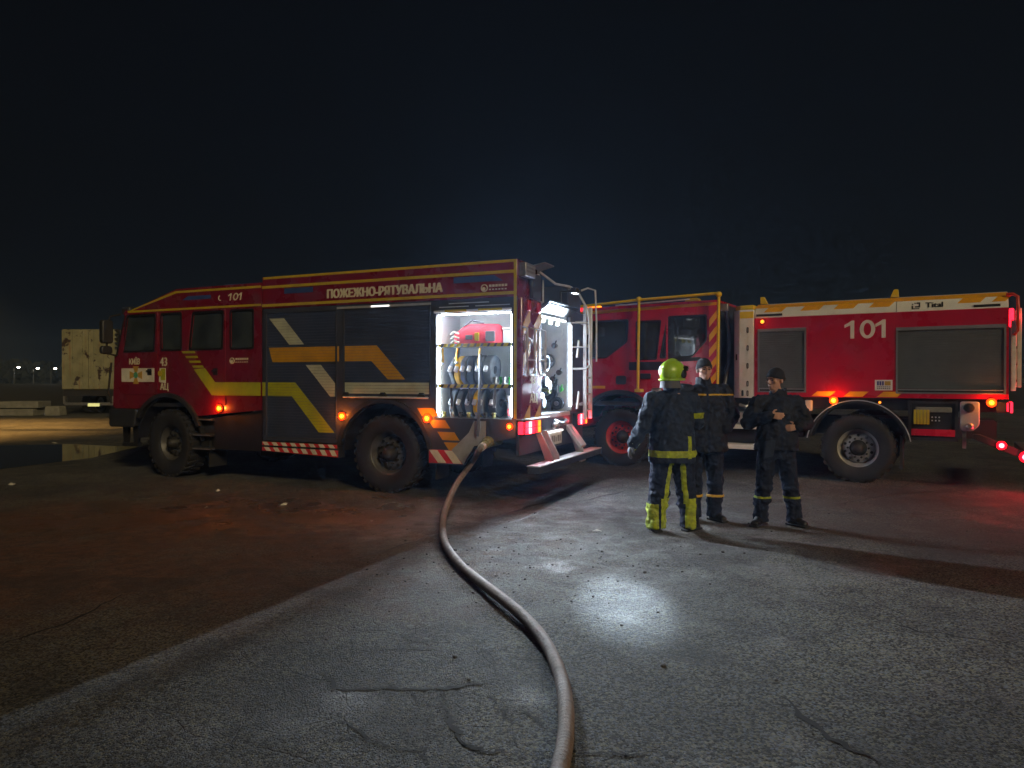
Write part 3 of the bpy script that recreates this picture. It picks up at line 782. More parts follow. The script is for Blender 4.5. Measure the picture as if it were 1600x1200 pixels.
# the reflective lines and zigzags
YL = 'yellow'
decal([[(-6.07, 3.02), (-4.27, 3.02), (-4.27, 3.055), (-6.08, 3.055)], [(-7.19, 2.765), (-7.12, 2.765), (-6.05, 3.02), (-6.08, 3.055)], [(-7.19, 2.742), (-4.27, 2.742), (-4.27, 2.775), (-7.19, 2.775)]], 'yellow_line', YL, T1, -0.0005, 0.004)
decal([[(-4.25, 3.0), (-0.04, 3.0), (-0.04, 3.04), (-4.25, 3.04)], [(-4.25, 2.722), (-0.04, 2.722), (-0.04, 2.762), (-4.25, 2.762)], [(-4.22, 3.14), (-0.04, 3.14), (-0.04, 3.175), (-4.22, 3.175)], [(-0.045, 1.1), (-0.005, 1.1), (-0.005, 3.172), (-0.045, 3.172)]], 'yellow_line', YL, T1, -0.0005, 0.004)
# chevron over the two front shutters
decal([[(-4.12, 2.54), (-3.84, 2.54), (-3.46, 2.135), (-3.735, 2.135)], [(-3.43, 1.83), (-3.155, 1.83), (-2.88, 1.54), (-2.88, 1.36), (-2.98, 1.36)]], 'cream_stripe', 'cream', T1, 0.012, 0.004, sl1)
decal([[(-4.13, 2.095), (-2.88, 2.095), (-2.88, 1.875), (-4.06, 1.875)]], 'amber_stripe', 'amber_stripe', T1, 0.012, 0.004, sl1)
decal([[(-2.845, 2.095), (-2.815, 2.095), (-2.815, 1.875), (-2.845, 1.875)]], 'amber_stripe', 'amber_stripe', T1, -0.0005)
decal([[(-2.72, 2.095), (-2.17, 2.095), (-2.26, 1.875), (-2.72, 1.875)], [(-2.17, 2.095), (-1.70, 1.61), (-1.98, 1.61), (-2.26, 1.875)]], 'amber_stripe', 'amber_stripe', T1, 0.012, 0.004, sl2)
decal([[(-2.72, 1.57), (-1.31, 1.57), (-1.31, 1.41), (-2.72, 1.41)]], 'cream_stripe', 'cream', T1, 0.012, 0.004, sl2)
decal([[(-4.15, 1.567), (-3.63, 1.567), (-3.69, 1.36), (-4.15, 1.36)], [(-3.63, 1.567), (-2.905, 0.83), (-3.19, 0.83), (-3.69, 1.36)]], 'lime_stripe', 'lime', T1, 0.012, 0.004, sl1)
decal([[(-5.205, 1.567), (-4.275, 1.567), (-4.275, 1.36), (-5.275, 1.36)], [(-5.205, 1.567), (-5.275, 1.36), (-5.66, 1.775), (-5.42, 1.79)]], 'lime_stripe', 'lime', T1, -0.0125, 0.004)
decal([[(-5.925 + 0.075*k, 2.07 - 0.078*k), (-5.645 + 0.06*k, 2.07 - 0.078*k), (-5.625 + 0.06*k, 2.035 - 0.078*k), (-5.895 + 0.075*k, 2.035 - 0.078*k)] for k in range(4)], 'lime_stripe', 'lime', T1, -0.0125, 0.004)
decal([[(-4.25, 1.567), (-4.19, 1.567), (-4.19, 1.36), (-4.25, 1.36)]], 'lime_stripe', 'lime', T1, -0.0005)
for i, (x, z) in enumerate(((-1.5, 1.22), (-1.32, 1.06), (-1.18, 0.9), (-1.08, 0.76))):
    decal([[(x, z), (x+0.26, z), (x+0.34, z-0.11), (x+0.08, z-0.11)]], 'amber_stripe', 'amber_stripe', T1, -0.0005)
for i in range(3):
    x = -1.31 + 0.235*i
    if x < -0.9: decal([[(x, 0.65), (x+0.13, 0.65), (x+0.27, 0.48), (x+0.14, 0.48)]], 'white_stripe', 'white_stripe', T1, -0.0045)
decal([[(-1.31, 0.655), (-0.8, 0.655), (-0.78, 0.475), (-1.31, 0.475)]], 'red_stripe', 'red_stripe', T1, -0.0005)
b = MB(); b.prism([(-0.96, 0.66), (-0.78, 0.47), (-0.62, 0.725), (-0.45, 0.76), (-0.45, 1.06), (-0.62, 1.06), (-0.7, 0.9)], -0.008, -0.0005); B('tread_plate', 'alu_matte', b)
# fold-out step with red and white marking
b = MB(); b.prism([(-4.24, 0.665), (-2.82, 0.665), (-2.8, 0.47), (-4.24, 0.53)], -0.03, 0.12); B('fold_step', 'black', b, bevel=0.006)
zz = []
for k in range(8):
    x = -4.22 + 0.175*k
    zz.append([(x, 0.66), (x+0.088, 0.66), (x+0.135, 0.61), (x+0.047, 0.61)]); zz.append([(x+0.03, 0.58), (x+0.118, 0.58), (x+0.17, 0.525-0.004*k), (x+0.082, 0.525-0.004*k)])
decal([[(-4.23, 0.66), (-2.83, 0.66), (-2.83, 0.61), (-4.23, 0.61)], [(-4.23, 0.58), (-2.81, 0.58), (-2.81, 0.48), (-4.23, 0.525)]], 'red_stripe', 'red_stripe', T1, -0.03)
decal(zz, 'white_stripe', 'white_stripe', T1, -0.034)
# blue patches on the cornice
decal([[(-5.93, 2.9), (-5.3, 2.9), (-5.3, 2.96), (-5.8, 2.96)]], 'blue_patch', 'blue_stripe', T1, -0.0005)
decal([[(-3.82, 2.905), (-3.28, 2.905), (-3.28, 2.985), (-3.82, 2.985)]], 'blue_patch', 'blue_stripe', T1, -0.0005)
decal([[(-0.93, 2.905), (-0.2, 2.905), (-0.33, 2.985), (-0.93, 2.985)]], 'blue_patch', 'blue_stripe', T1, -0.0005)
# writing
text('ПОЖЕЖНО-РЯТУВАЛЬНА', 0.172, 'lettering', 'letter_cream', T1, ('side', -3.03, -0.001, 2.802), xs=0.895, bold=0.013)
digits101(-4.95, 2.85, 0.115, 0.3, T1, 'letter_cream', -0.001, 0.2)
b = MB(); b.tube([(-5.1 + 0.035*math.cos(R(a)), -0.003, 2.9 + 0.04*math.sin(R(a))) for a in range(110, 300, 20)], 0.008, 6); B('phone_mark', 'letter_cream', b)
text('КИЇВ', 0.135, 'lettering', 'letter_cream', T1, ('side', -7.15, -0.0125, 1.865), xs=0.78, bold=0.005)
text('43', 0.2, 'lettering', 'letter_cream', T1, ('side', -6.43, -0.001, 1.835), xs=0.85, bold=0.007)
text('АЦ', 0.15, 'lettering', 'letter_cream', T1, ('side', -6.43, -0.001, 1.44), xs=0.9, bold=0.006)
decal([[(-7.33, 1.57), (-6.55, 1.57), (-6.55, 1.8), (-7.33, 1.8)]], 'white_stripe', 'white_stripe', T1, -0.0125, 0.003)
decal([[(-6.46, 1.57), (-6.44, 1.8), (-6.3, 1.8), (-6.3, 1.55)]], 'white_stripe', 'white_stripe', T1, -0.0005, 0.003)
def emblem(cx, cz, s, y):
    P = []
    for k in range(4):
        a = R(90*k); c, n_ = math.cos(a), math.sin(a)
        P.append([(cx + (u*c - v*n_)*s, cz + (u*n_ + v*c)*s) for u, v in ((-0.16, 0.2), (0.16, 0.2), (0.46, 1.0), (-0.46, 1.0))])
    decal(P, 'emblem', 'decal_gold', T1, y)
    decal([arc(cx, cz, s*0.34, 0, 342, 19)], 'emblem', 'decal_green', T1, y - 0.004)
emblem(-6.98, 1.685, 0.15, -0.016)
decal([rect(-6.41, -6.31, 1.6, 1.79)], 'badge', 'lime', T1, -0.004)
decal([arc(-6.425, 1.71, 0.05, 0, 342, 12)], 'badge', 'yellow', T1, -0.0085)
for (cx, cz, y) in ((-4.86, 1.905, -0.001), (-0.47, 2.82, -0.001)):
    b = MB(); b.tube([(cx + 0.045*math.cos(R(a)), y-0.002, cz + 0.045*math.sin(R(a))) for a in range(0, 360, 24)], 0.008, 6, closed=True); b.disc((cx-0.008, y, cz-0.01), 0.026, -0.004, 'y', 12); B('maker_mark', 'letter_cream', b)
    for k, z in ((0, 0.012), (1, -0.03)):
        b = MB()
        for q in range(6): b.box(cx+0.07+0.045*q, cx+0.105+0.045*q - 0.008*((q*3+k) % 3), y-0.003, y, cz+z, cz+z+(0.03 if k == 0 else 0.016))
        B('maker_mark', 'letter_cream', b)
# marker lamps
def marker(parent, x, y, z, m='lamp_amber', r=0.034, e=5.0, col=(1.0, 0.2, 0.02), axis=-1):
    b = MB(); b.disc((x, y, z), r*1.45, axis*0.018, 'y', 16); base = B('marker_lamp', 'black', b, parent)
    ring = {'lamp_amber': 'amber_halo', 'lamp_red_hot': 'red_halo'}.get(m)
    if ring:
        b = MB(); b.lathe([(r*0.9, axis*0.0185), (r*0.9, axis*0.026), (r*1.7, axis*0.022), (r*1.75, axis*0.0)], (x, y, z), 'y', 20); B('halo_ring', ring, b, base, smooth=60)  # wider glowing ring added to imitate the lamp's halo
    b = MB(); b.ell((x, y + axis*0.02, z), r, 0.018, r, 12, 8); B('lens', m, b, base, smooth=60)
    if e: point_light('marker_glow', base, (x, y + axis*0.06, z), e, col, 0.03)
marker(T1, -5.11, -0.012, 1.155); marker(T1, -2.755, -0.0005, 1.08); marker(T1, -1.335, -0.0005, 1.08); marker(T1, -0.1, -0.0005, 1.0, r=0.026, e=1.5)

# open side compartment with shelves and light strips
cx0, cx1, cz0, cz1, dep = -1.2, -0.075, 1.09, 2.5, 0.7
b = MB(); b.box(cx0-0.03, cx0, 0.05, dep, cz0-0.03, cz1+0.1); B('compartment_wall', 'inner_white', b)
b = MB(); b.box(cx1, cx1+0.03, 0.05, dep, cz0-0.03, cz1+0.1); B('compartment_wall', 'inner_white', b)
b = MB(); b.box(cx0-0.03, cx1+0.03, dep, dep+0.03, cz0-0.03, cz1+0.1); B('compartment_back', 'inner_white', b)
b = MB(); b.box(cx0, cx1, 0.05, dep, cz0-0.03, cz0+0.004); B('compartment_floor', 'alu_matte', b)
b = MB(); b.box(cx0, cx1, 0.05, dep, cz1+0.07, cz1+0.1); B('compartment_ceiling', 'inner_white', b)
SHZ = [2.085, 1.535]
for z in SHZ:
    b = MB(); b.box(cx0+0.004, cx1-0.004, 0.06, dep-0.002, z-0.02, z); s_ = B('shelf', 'inner_white', b)
    b = MB(); b.box(cx0+0.006, cx1-0.006, 0.05, 0.058, z-0.035, z+0.012); B('shelf_edge', 'yellow', b, s_)
    b = MB()
    for k in range(11):
        x = cx0 + 0.04 + k*0.1
        b.prism([(x, z-0.034), (x+0.035, z-0.034), (x+0.06, z+0.011), (x+0.025, z+0.011)], 0.046, 0.0499)
    B('edge_marking', 'ink', b, s_)['kind'] = 'stuff'
for x in (cx0+0.012, cx1-0.030):
    b = MB(); b.box(x, x+0.010, 0.056, 0.074, cz0+0.03, cz1-0.03); B('light_strip', 'led_white', b)
b = MB(); b.box(cx0+0.05, cx1-0.05, 0.058, 0.078, cz1-0.012, cz1+0.004); B('light_strip', 'led_white', b)
area_light('strip_beam', T1, (cx0+0.04, 0.03, 1.95), (cx0+1.2, -0.72, 1.95), 115, (0.78, 0.9, 1.0), 0.03, 0.7, 84)
b = MB(); b.tube([(cx0-0.02, -0.012, 2.53), (cx1, -0.012, 2.53)], 0.018, 10); B('shutter_roll', 'alu', b, smooth=40)
for x0, x1 in ((-1.05, -0.72), (-0.55, -0.2)):
    b = MB(); b.box(x0, x1, -0.034, -0.0305, 2.52, 2.55); B('shutter_label', 'yellow', b)
for x0, x1, z in ((-1.0, -0.4, 2.63), (-1.15, -0.7, 2.585), (-0.6, -0.1, 2.585)):
    b = MB(); b.box(x0, x1, -0.008, -0.0005, z, z+0.012); B('gutter', 'alu', b)
b = MB(); b.tube([(-0.53, 0.0, 1.95), (-0.525, -0.03, 1.5), (-0.53, -0.05, 1.12), (-0.545, -0.05, 0.86)], 0.026, 6, flat=0.25); B('pull_strap', 'bag_grey', b)
# suction outlet under the compartment
b = MB(); b.tube([(-0.40, 0.4, 0.79), (-0.40, -0.03, 0.79)], 0.07, 16); B('pump_outlet', 'brass', b, smooth=40)

# rear face: pillars, pump bay, lamps, step bar, plate
RX = 0.0
b = MB(); b.box(-0.04, 0.06, 0.02, 0.74, 1.06, 2.69); B('rear_pillar', 'red', b, bevel=0.02)
b = MB(); b.box(-0.04, 0.03, 2.06, W1, 1.06, 2.69); B('rear_pillar', 'navy_panel', b, bevel=0.02)
b = MB(); b.box(-0.02, 0.02, 0.02, W1-0.02, 0.62, 1.06); B('rear_panel', 'navy_panel', b)
for i in range(4):
    z = 2.55 - 0.42*i
    for y0, y1 in ((0.06, 0.3), (0.44, 0.68)):
        b = MB(); b.prism([(y0, z-0.2), (y1, z), (y1, z-0.17), (y0, z-0.37)], 0.0605, 0.0645, 'yz')
        if z - 0.37 > 1.75 or z < 1.6: B('amber_stripe', 'amber_stripe', b)
text('43', 0.15, 'lettering', 'letter_cream', T1, ('rear', 0.061, 0.3, 1.56), xs=1.2, bold=0.006)
text('АЦ', 0.17, 'lettering', 'letter_cream', T1, ('rear', 0.061, 0.28, 1.3), xs=1.2, bold=0.006)
for y0, y1 in ((0.06, 0.32), (0.44, 0.72)):
    b = MB(); b.tube([(0.05, y0, 2.3), (0.12, y0, 2.28), (0.12, y0, 1.75), (0.12, y0+0.05, 1.68), (0.12, y1-0.05, 1.68), (0.12, y1, 1.75), (0.12, y1, 2.28), (0.05, y1, 2.3)], 0.014, 8); b.tube([(0.12, y0, 1.87), (0.12, y1, 1.87)], 0.012, 8); B('grab_rail', 'alu', b, smooth=40)
# pump bay
py0, py1, pz0, pz1, pdx = 0.78, 2.04, 1.12, 2.52, -0.55
b = MB(); b.box(pdx, -0.04, py0-0.03, py0, pz0, pz1+0.12); B('pump_bay_wall', 'bay_grey', b)
b = MB(); b.box(pdx, -0.04, py1, py1+0.03, pz0, pz1+0.12); B('pump_bay_wall', 'bay_grey', b)
b = MB(); b.box(pdx-0.03, pdx, py0-0.03, py1+0.03, pz0, pz1+0.12); B('pump_panel', 'bay_grey', b)
b = MB(); b.box(pdx, 0.02, py0-0.03, py1+0.03, pz0-0.06, pz0); B('pump_bay_floor', 'bay_grey', b)
b = MB(); b.box(pdx, -0.04, py0, py1, pz1+0.12, pz1+0.14); B('pump_bay_ceiling', 'inner_white', b)
b = MB(); b.box(pdx, pdx+0.012, 1.25, 1.75, 1.7, 2.2); B('control_panel', 'alu_matte', b)
b = MB(); b.tube([(-0.2, 1.6 + 0.11*math.cos(R(a)), 1.86 + 0.11*math.sin(R(a))) for a in range(0, 360, 20)], 0.02, 8, closed=True); b.tube([(-0.2, 1.6, 1.76), (-0.32, 1.6, 1.6)], 0.02, 8); B('hand_wheel', 'black', b, smooth=40)
for y, z in ((1.0, 2.32), (1.35, 2.36), (1.62, 2.3)):
    b = MB(); b.disc((pdx, y, z), 0.07, 0.05, 'x', 20); g_ = B('gauge', 'black', b)
    b = MB(); b.disc((pdx+0.0505, y, z), 0.058, 0.004, 'x', 20); B('gauge_face', 'paper', b, g_)
b = MB(); b.lathe([(0.0, -0.1), (0.16, -0.1), (0.19, 0.0), (0.17, 0.1), (0.0, 0.14)], (pdx+0.16, 1.3, 1.4), 'x', 20, close=False); b.tube([(pdx+0.15, 1.3, 1.4), (pdx+0.2, 1.0, 1.32), (pdx+0.3, 0.95, 1.25)], 0.07, 10); B('pump_body', 'chassis', b, smooth=40)
rnd = random.Random(3)
for k in range(9):
    y = 0.92 + 0.12*k; z = 1.26 + 0.32*rnd.random(); x = pdx + 0.3 + 0.12*rnd.random()
    b = MB(); b.tube([(pdx, y, z), (x, y, z)], 0.045, 8); b.disc((x, y, z), 0.075, 0.04, 'x', 10); b.tube([(x-0.06, y, z), (x-0.06, y+0.02, z+0.13)], 0.012, 6); b.ell((x-0.06, y+0.02, z+0.14), 0.022, 0.022, 0.022, 8, 6)
    B('valve', ('black', 'chassis', 'brass', 'black', 'steel')[k % 5], b, smooth=40)
b = MB(); b.tube([(pdx+0.35, 0.92, 2.0), (pdx+0.36, 0.93, 1.6), (pdx+0.3, 0.93, 1.55)], 0.035, 8); B('nozzle', 'red_stripe', b, smooth=40)
for k in range(3):
    b = MB(); b.prism([(0.95+0.3*k, 2.42), (1.1+0.3*k, 2.42), (1.16+0.3*k, 2.5), (1.01+0.3*k, 2.5)], -0.039, -0.035, 'yz'); B('bay_label', 'yellow', b)
for y, z, r_ in ((1.72, 1.45, 0.2), (1.78, 2.0, 0.15), (1.02, 1.95, 0.13)):
    b = MB(); b.lathe([(r_*0.35, 0.0), (r_*0.4, 0.1), (r_*0.62, 0.115), (r_*0.66, 0.1), (r_*0.8, 0.12), (r_*0.84, 0.1), (r_, 0.1), (r_, 0.0)], (pdx+0.002, y, z), 'x', 24); hr = B('hose_reel', 'hose_dark', b, smooth=40)
    b = MB(); b.disc((pdx+0.1, y, z), r_*0.34, 0.03, 'x', 16); B('reel_hub', 'steel', b, hr, smooth=40)
for k, (y, z) in enumerate(((1.86, 1.25), (1.5, 1.28), (1.9, 1.75), (1.45, 2.1), (1.2, 2.12), (1.9, 2.25))):
    b = MB(); b.tube([(pdx, y, z), (pdx+0.12, y, z)], 0.03, 8); b.tube([(pdx+0.12, y + 0.05*math.cos(R(a)), z + 0.05*math.sin(R(a))) for a in range(0, 360, 30)], 0.01, 6, closed=True); B('hand_valve', ('black', 'red_stripe', 'chassis')[k % 3], b, smooth=40)
# fittings on the right-hand wall of the bay, the wall that shows from outside
for x, z, r_ in ((-0.33, 1.42, 0.17), (-0.16, 1.24, 0.1)):
    b = MB(); b.lathe([(r_*0.35, 0.0), (r_*0.4, -0.1), (r_*0.62, -0.115), (r_*0.66, -0.1), (r_*0.8, -0.12), (r_*0.84, -0.1), (r_, -0.1), (r_, 0.0)], (x, py1-0.001, z), 'y', 24); hr = B('hose_reel', 'hose_dark', b, smooth=40)
    b = MB(); b.disc((x, py1-0.1, z), r_*0.34, -0.03, 'y', 16); B('reel_hub', 'steel', b, hr, smooth=40)
b = MB(); b.tube([(-0.3 + 0.1*math.cos(R(a)), py1-0.09, 1.9 + 0.1*math.sin(R(a))) for a in range(0, 360, 20)], 0.018, 8, closed=True); b.tube([(-0.3, py1, 1.9), (-0.3, py1-0.09, 1.9)], 0.02, 8); b.tube([(-0.4, py1-0.09, 1.9), (-0.2, py1-0.09, 1.9)], 0.01, 6); B('hand_wheel', 'black', b, smooth=40)
for k, (x, z) in enumerate(((-0.46, 1.2), (-0.22, 1.62), (-0.4, 1.66), (-0.1, 1.46), (-0.12, 1.72), (-0.45, 2.1), (-0.2, 2.14))):
    b = MB(); b.tube([(x, py1, z), (x, py1-0.1, z)], 0.026, 8); b.disc((x, py1-0.09, z), 0.045, -0.025, 'y', 10); b.tube([(x, py1-0.1, z), (x+0.05, py1-0.14, z+0.07)], 0.011, 6); B('hand_valve', ('black', 'chassis', 'red_stripe', 'green_plastic', 'black', 'black', 'chassis')[k], b, smooth=40)
for k in range(3):
    b = MB(); b.tube([(-0.5 + 0.12*k, py1-0.03, 1.14), (-0.48 + 0.13*k, py1-0.08, 1.3), (-0.36 + 0.1*k, py1-0.07, 1.5 + 0.06*k), (-0.3 + 0.06*k, py1-0.05, 1.58)], 0.02, 8); B('bay_pipe', ('black', 'brass', 'chassis')[k], b, smooth=40)
b = MB(); b.box(-0.5, -0.1, py1-0.02, py1-0.0005, 2.22, 2.4); B('instruction_plate', 'alu_matte', b)
# raised flap over the pump bay and scene light on the right jamb
b = MB(); b.prism([(-0.02, 2.58), (0.17, 2.70), (0.16, 2.73), (-0.03, 2.62)], 0.76, 2.06); B('rear_flap', 'black', b, bevel=0.006)
b = MB(); b.prism([(0.0, 2.57), (0.15, 2.665), (0.145, 2.675), (-0.005, 2.58)], 0.8, 2.02); B('flap_lining', 'black', b)
b = MB(); b.box(-0.035, 0.05, py1-0.02, py1+0.03, 1.13, 2.5); jam = B('light_post', 'alu_matte', b)
b = MB(); b.box(0.02, 0.062, py1-0.05, py1-0.0205, 1.2, 2.45); B('light_strip', 'led_scene', b, jam)
b = MB(); b.box(-0.05, -0.02, py0+0.05, py1-0.06, 2.50, 2.525); B('light_strip', 'led_bay', b)
b = MB(); b.box(-0.06, -0.035, py0+0.004, py0+0.024, 1.2, 2.4); B('light_strip', 'led_bay', b)
area_light('scene_beam', jam, (0.078, py1-0.06, 1.9), (-0.5, -2.4, 1.9), 76, (0.70, 0.86, 1.0), 0.015, 1.1, 86)
area_light('bay_beam', jam, (-0.12, 1.4, 2.46), (0.9, 0.9, 1.5), 62, (0.72, 0.87, 1.0), 1.1, 0.25, 125)
# work lamp up on the roof edge
b = MB(); b.box(0.2, 0.28, 1.56, 1.72, 2.9, 2.98); b.box(0.02, 0.2, 1.62, 1.66, 2.92, 2.95); b.box(0.0, 0.03, 1.62, 1.66, 2.72, 2.95); wl = B('work_lamp', 'plastic', b, bevel=0.01)
b = MB(); b.box(0.21, 0.27, 1.57, 1.71, 2.892, 2.8995); B('lamp_glass', 'led_bay', b, wl)
sd = bpy.data.lights.new('work_beam', 'SPOT'); sd.energy = 4600; sd.spot_size = R(8); sd.spot_blend = 1.0; sd.color = (0.68, 0.85, 1.0); sd.shadow_soft_size = 0.06
so = bpy.data.objects.new('work_beam', sd); COL.objects.link(so); so.parent = wl; so.location = (0.26, 1.64, 2.86)
c_, s_2 = math.cos(R(-23.5)), math.sin(R(-23.5))
wx, wy = 0.80 - 0.066, 5.12 - 9.2
so.rotation_euler = (Vector((wx*c_ + wy*s_2, -wx*s_2 + wy*c_, 0)) - Vector((0.26, 1.64, 2.86))).to_track_quat('-Z', 'Y').to_euler()
# tail lamps
def tail(y0, y1):
    b = MB(); b.box(0.0, 0.1, y0, y1, 0.88, 1.08); t = B('tail_lamp', 'black', b, bevel=0.01)
    n = 5
    for k in range(n):
        a = y0 + 0.02 + (y1-y0-0.04)*k/n; c = y0 + 0.02 + (y1-y0-0.04)*(k+1)/n - 0.008
        for z0, z1 in ((0.9, 0.975), (0.985, 1.06)):
            b = MB(); b.box(0.1, 0.118, a, c, z0, z1); B('lens', ('lamp_red', 'lamp_red_hot', 'lamp_red', 'lamp_red_soft', 'lamp_amber_soft')[k], b, t, bevel=0.004)
    b = MB(); b.box(0.02, 0.09, y0-0.006 if y0 < 1 else y1, y0 if y0 < 1 else y1+0.006, 0.9, 1.06); B('lens', 'lamp_red', b, t)
    point_light('tail_glow', t, (0.2, (y0+y1)/2, 0.97), 3.5, (1.0, 0.03, 0.05), 0.06)
tail(0.0, 0.58); tail(2.2, 2.66)
b = MB(); b.box(-0.01, 0.2, -0.01, 0.74, 1.085, 1.1); B('lamp_shelf', 'alu_matte', b)
b = MB(); b.box(0.02, 0.04, 0.98, 1.62, 0.66, 0.83); pl = B('number_plate', 'plate_white', b, bevel=0.004)
b = MB()
for q, w_ in enumerate((0.05, 0.03, 0.05, 0.045, 0.03, 0.05, 0.04)): b.box(0.0402, 0.043, 1.03 + 0.082*q, 1.03 + 0.082*q + w_, 0.7, 0.79 - 0.02*(q % 3 == 1))
b.build('plate_mark', 'steel', pl)['kind'] = 'stuff'
b = MB(); b.box(0.03, 0.07, 1.0, 1.6, 0.845, 0.87); B('plate_lamp', 'white_glow', b)
for y in (0.62, 0.86, 1.95):
    b = MB(); b.prism([(0.0, 0.9), (0.08, 0.9), (0.27, 0.55), (0.27, 0.48), (0.16, 0.48)], y, y+0.03); B('bar_bracket', 'alu_matte', b, bevel=0.006)
b = MB(); b.obox((0.13, 2.0, 0.74), (0.12, 0, -0.16), (0, 0.13, 0), (0.02, 0, 0.02)); B('bar_bracket', 'alu_matte', b, bevel=0.006)
b = MB(); b.box(0.14, 0.32, 0.0, W1+0.06, 0.40, 0.485); B('step_bar', 'navy_panel', b, bevel=0.006)
b = MB(); b.box(0.138, 0.322, -0.004, W1+0.064, 0.4855, 0.5); B('step_bar_top', 'alu', b)
b = MB(); b.tube([(0.2, 1.9, 0.42), (0.24, 1.9, 0.36), (0.24, 2.15, 0.36), (0.2, 2.15, 0.42)], 0.014, 8); B('tow_eye', 'alu', b, smooth=40)
b = MB(); b.tube([(0.03, 1.3, 1.0), (0.12, 1.4, 0.96), (0.1, 1.7, 0.98), (0.03, 1.8, 1.0)], 0.03, 8); b.ell((0.08, 1.25, 0.94), 0.06, 0.06, 0.06, 10, 7); B('tow_coupling', 'steel', b, smooth=40)
for y in (0.45, W1-0.8):
    b = MB(); b.box(-1.3, -1.28, y-0.3, y+0.06, 0.22, 0.7); B('mud_flap', 'rubber', b)
b = MB(); b.box(-1.2, -0.1, 0.3, W1-0.3, 0.72, 1.03); B('pump_case', 'chassis', b, bevel=0.03)
# ladder and rails at the right rear corner
LY = (2.3, 2.58)
lad = MB()
for y in LY: lad.box(0.16, 0.22, y-0.022, y+0.022, 0.98, 2.78)
lo = B('ladder', 'alu', lad, bevel=0.006)
for k in range(7):
    b = MB(); b.tube([(0.19, LY[0], 1.12 + 0.26*k), (0.19, LY[1], 1.12 + 0.26*k)], 0.016, 8); B('rung', 'alu', b, lo, smooth=40)
for z in (1.2, 2.5):
    b = MB(); b.box(0.03, 0.16, LY[0]-0.01, LY[0]+0.01, z, z+0.04); b.box(0.03, 0.16, LY[1]-0.01, LY[1]+0.01, z, z+0.04); B('ladder_bracket', 'alu_matte', b, lo)
b = MB(); b.tube([(-0.3, 0.74, 3.16), (-0.05, 0.9, 3.14), (0.02, 1.4, 3.02), (0.06, 1.9, 3.04), (0.12, 2.1, 3.0), (0.26, 2.22, 2.7), (0.28, 2.25, 2.45), (0.28, 2.25, 1.85), (0.24, 2.2, 1.78), (0.03, 2.14, 1.78)], 0.018, 8); B('hand_rail', 'alu', b, smooth=40)
for z in (2.12, 2.5):
    b = MB(); b.tube([(0.28, 2.25, z), (0.03, 2.1, z)], 0.012, 8); B('rail_stay', 'alu', b, smooth=40)
b = MB(); b.tube([(0.02, 2.62, 3.06), (0.12, 2.66, 3.1), (0.24, 2.68, 3.06), (0.26, 2.68, 2.6), (0.26, 2.68, 1.9)], 0.016, 8); B('hand_rail', 'alu', b, smooth=40)
b = MB(); b.tube([(-0.1, 1.2, 2.72), (-0.1, 1.2, 3.06)], 0.012, 8); B('rail_stay', 'alu', b, smooth=40)
for z in (1.15, 1.95):
    b = MB(); b.prism([(2.1, z), (2.16, z), (2.24, z+0.25), (2.2, z+0.28)], 0.1, 0.125, 'yz'); B('folding_tread', 'alu', b, bevel=0.004)
# aluminium ladder lying on the roof
ra = MB()
for y in (1.2, 1.54): ra.box(-3.2, -0.3, y, y+0.04, 3.15, 3.21)
rl = B('roof_ladder', 'alu', ra, bevel=0.006)
for k in range(12):
    b = MB(); b.tube([(-3.1 + 0.25*k, 1.22, 3.18), (-3.1 + 0.25*k, 1.56, 3.18)], 0.015, 8); B('rung', 'alu', b, rl, smooth=40)
b = MB(); b.prism([(-0.05, 3.12), (0.2, 3.18), (0.2, 3.2), (-0.05, 3.16)], 0.5, 0.86); B('roof_light_cover', 'steel', b, bevel=0.01)
b = MB(); b.box(0.0, 0.1, 0.06, 0.4, 2.96, 3.14); B('rear_vent', 'steel', b, bevel=0.01)
for z in (2.99, 3.04, 3.09):
    b = MB(); b.box(0.1, 0.106, 0.08, 0.38, z, z+0.02); B('vent_slat', 'alu_matte', b)
b = MB(); b.box(0.005, 0.06, 0.4, 0.72, 2.7, 3.05); B('rear_cover', 'navy_panel', b, bevel=0.015)
for y in (0.18, 0.52):
    b = MB(); b.box(0.06, 0.09, y, y+0.1, 2.52, 2.66); B('warning_lamp', 'lens_red', b, bevel=0.01)

# ---- equipment inside the side compartment: separate things
def t1(x, y, z): return T1_M @ Vector((x, y, z))
T1_M = Matrix.Translation((0.066, 9.2, 0)) @ Matrix.Rotation(R(-23.5), 4, 'Z')
RZ1 = R(-23.5)
bag = empty('kit_bag', t1(-0.72, 0.36, 2.085), RZ1, 'red rescue kit bag on the top shelf of the lit compartment', 'bag')
b = MB(); b.loft([(0, 0, 0.0, 0.36, 0.2), (0, 0, 0.06, 0.375, 0.215), (0, 0, 0.16, 0.37, 0.21), (0.05, 0, 0.24, 0.3, 0.18), (0.06, 0, 0.28, 0.24, 0.14)], 24); b.build('shell', 'bag_red', bag, smooth=50)
b = MB(); b.box(0.2, 0.34, -0.235, -0.2, 0.04, 0.18); b.build('side_pocket', 'bag_grey', bag, bevel=0.012)
b = MB(); b.box(-0.1, 0.0, -0.232, -0.205, 0.07, 0.13); b.build('label_window', 'bag_grey', bag, bevel=0.005)
b = MB(); b.box(0.04, 0.1, -0.236, -0.2, 0.05, 0.16); b.build('strap', 'yellow', bag, bevel=0.004)
for k in range(3):
    b = MB(); b.tube([(-0.35, -0.17, 0.03+0.06*k), (-0.28, -0.22, 0.06+0.06*k), (-0.2, -0.225, 0.03+0.06*k)], 0.014, 6); b.build('strap', 'paper', bag)
b = MB(); b.tube([(-0.2, -0.1, 0.26), (-0.05, -0.12, 0.34), (0.12, -0.1, 0.29)], 0.014, 6); b.build('handle', 'bag_grey', bag)

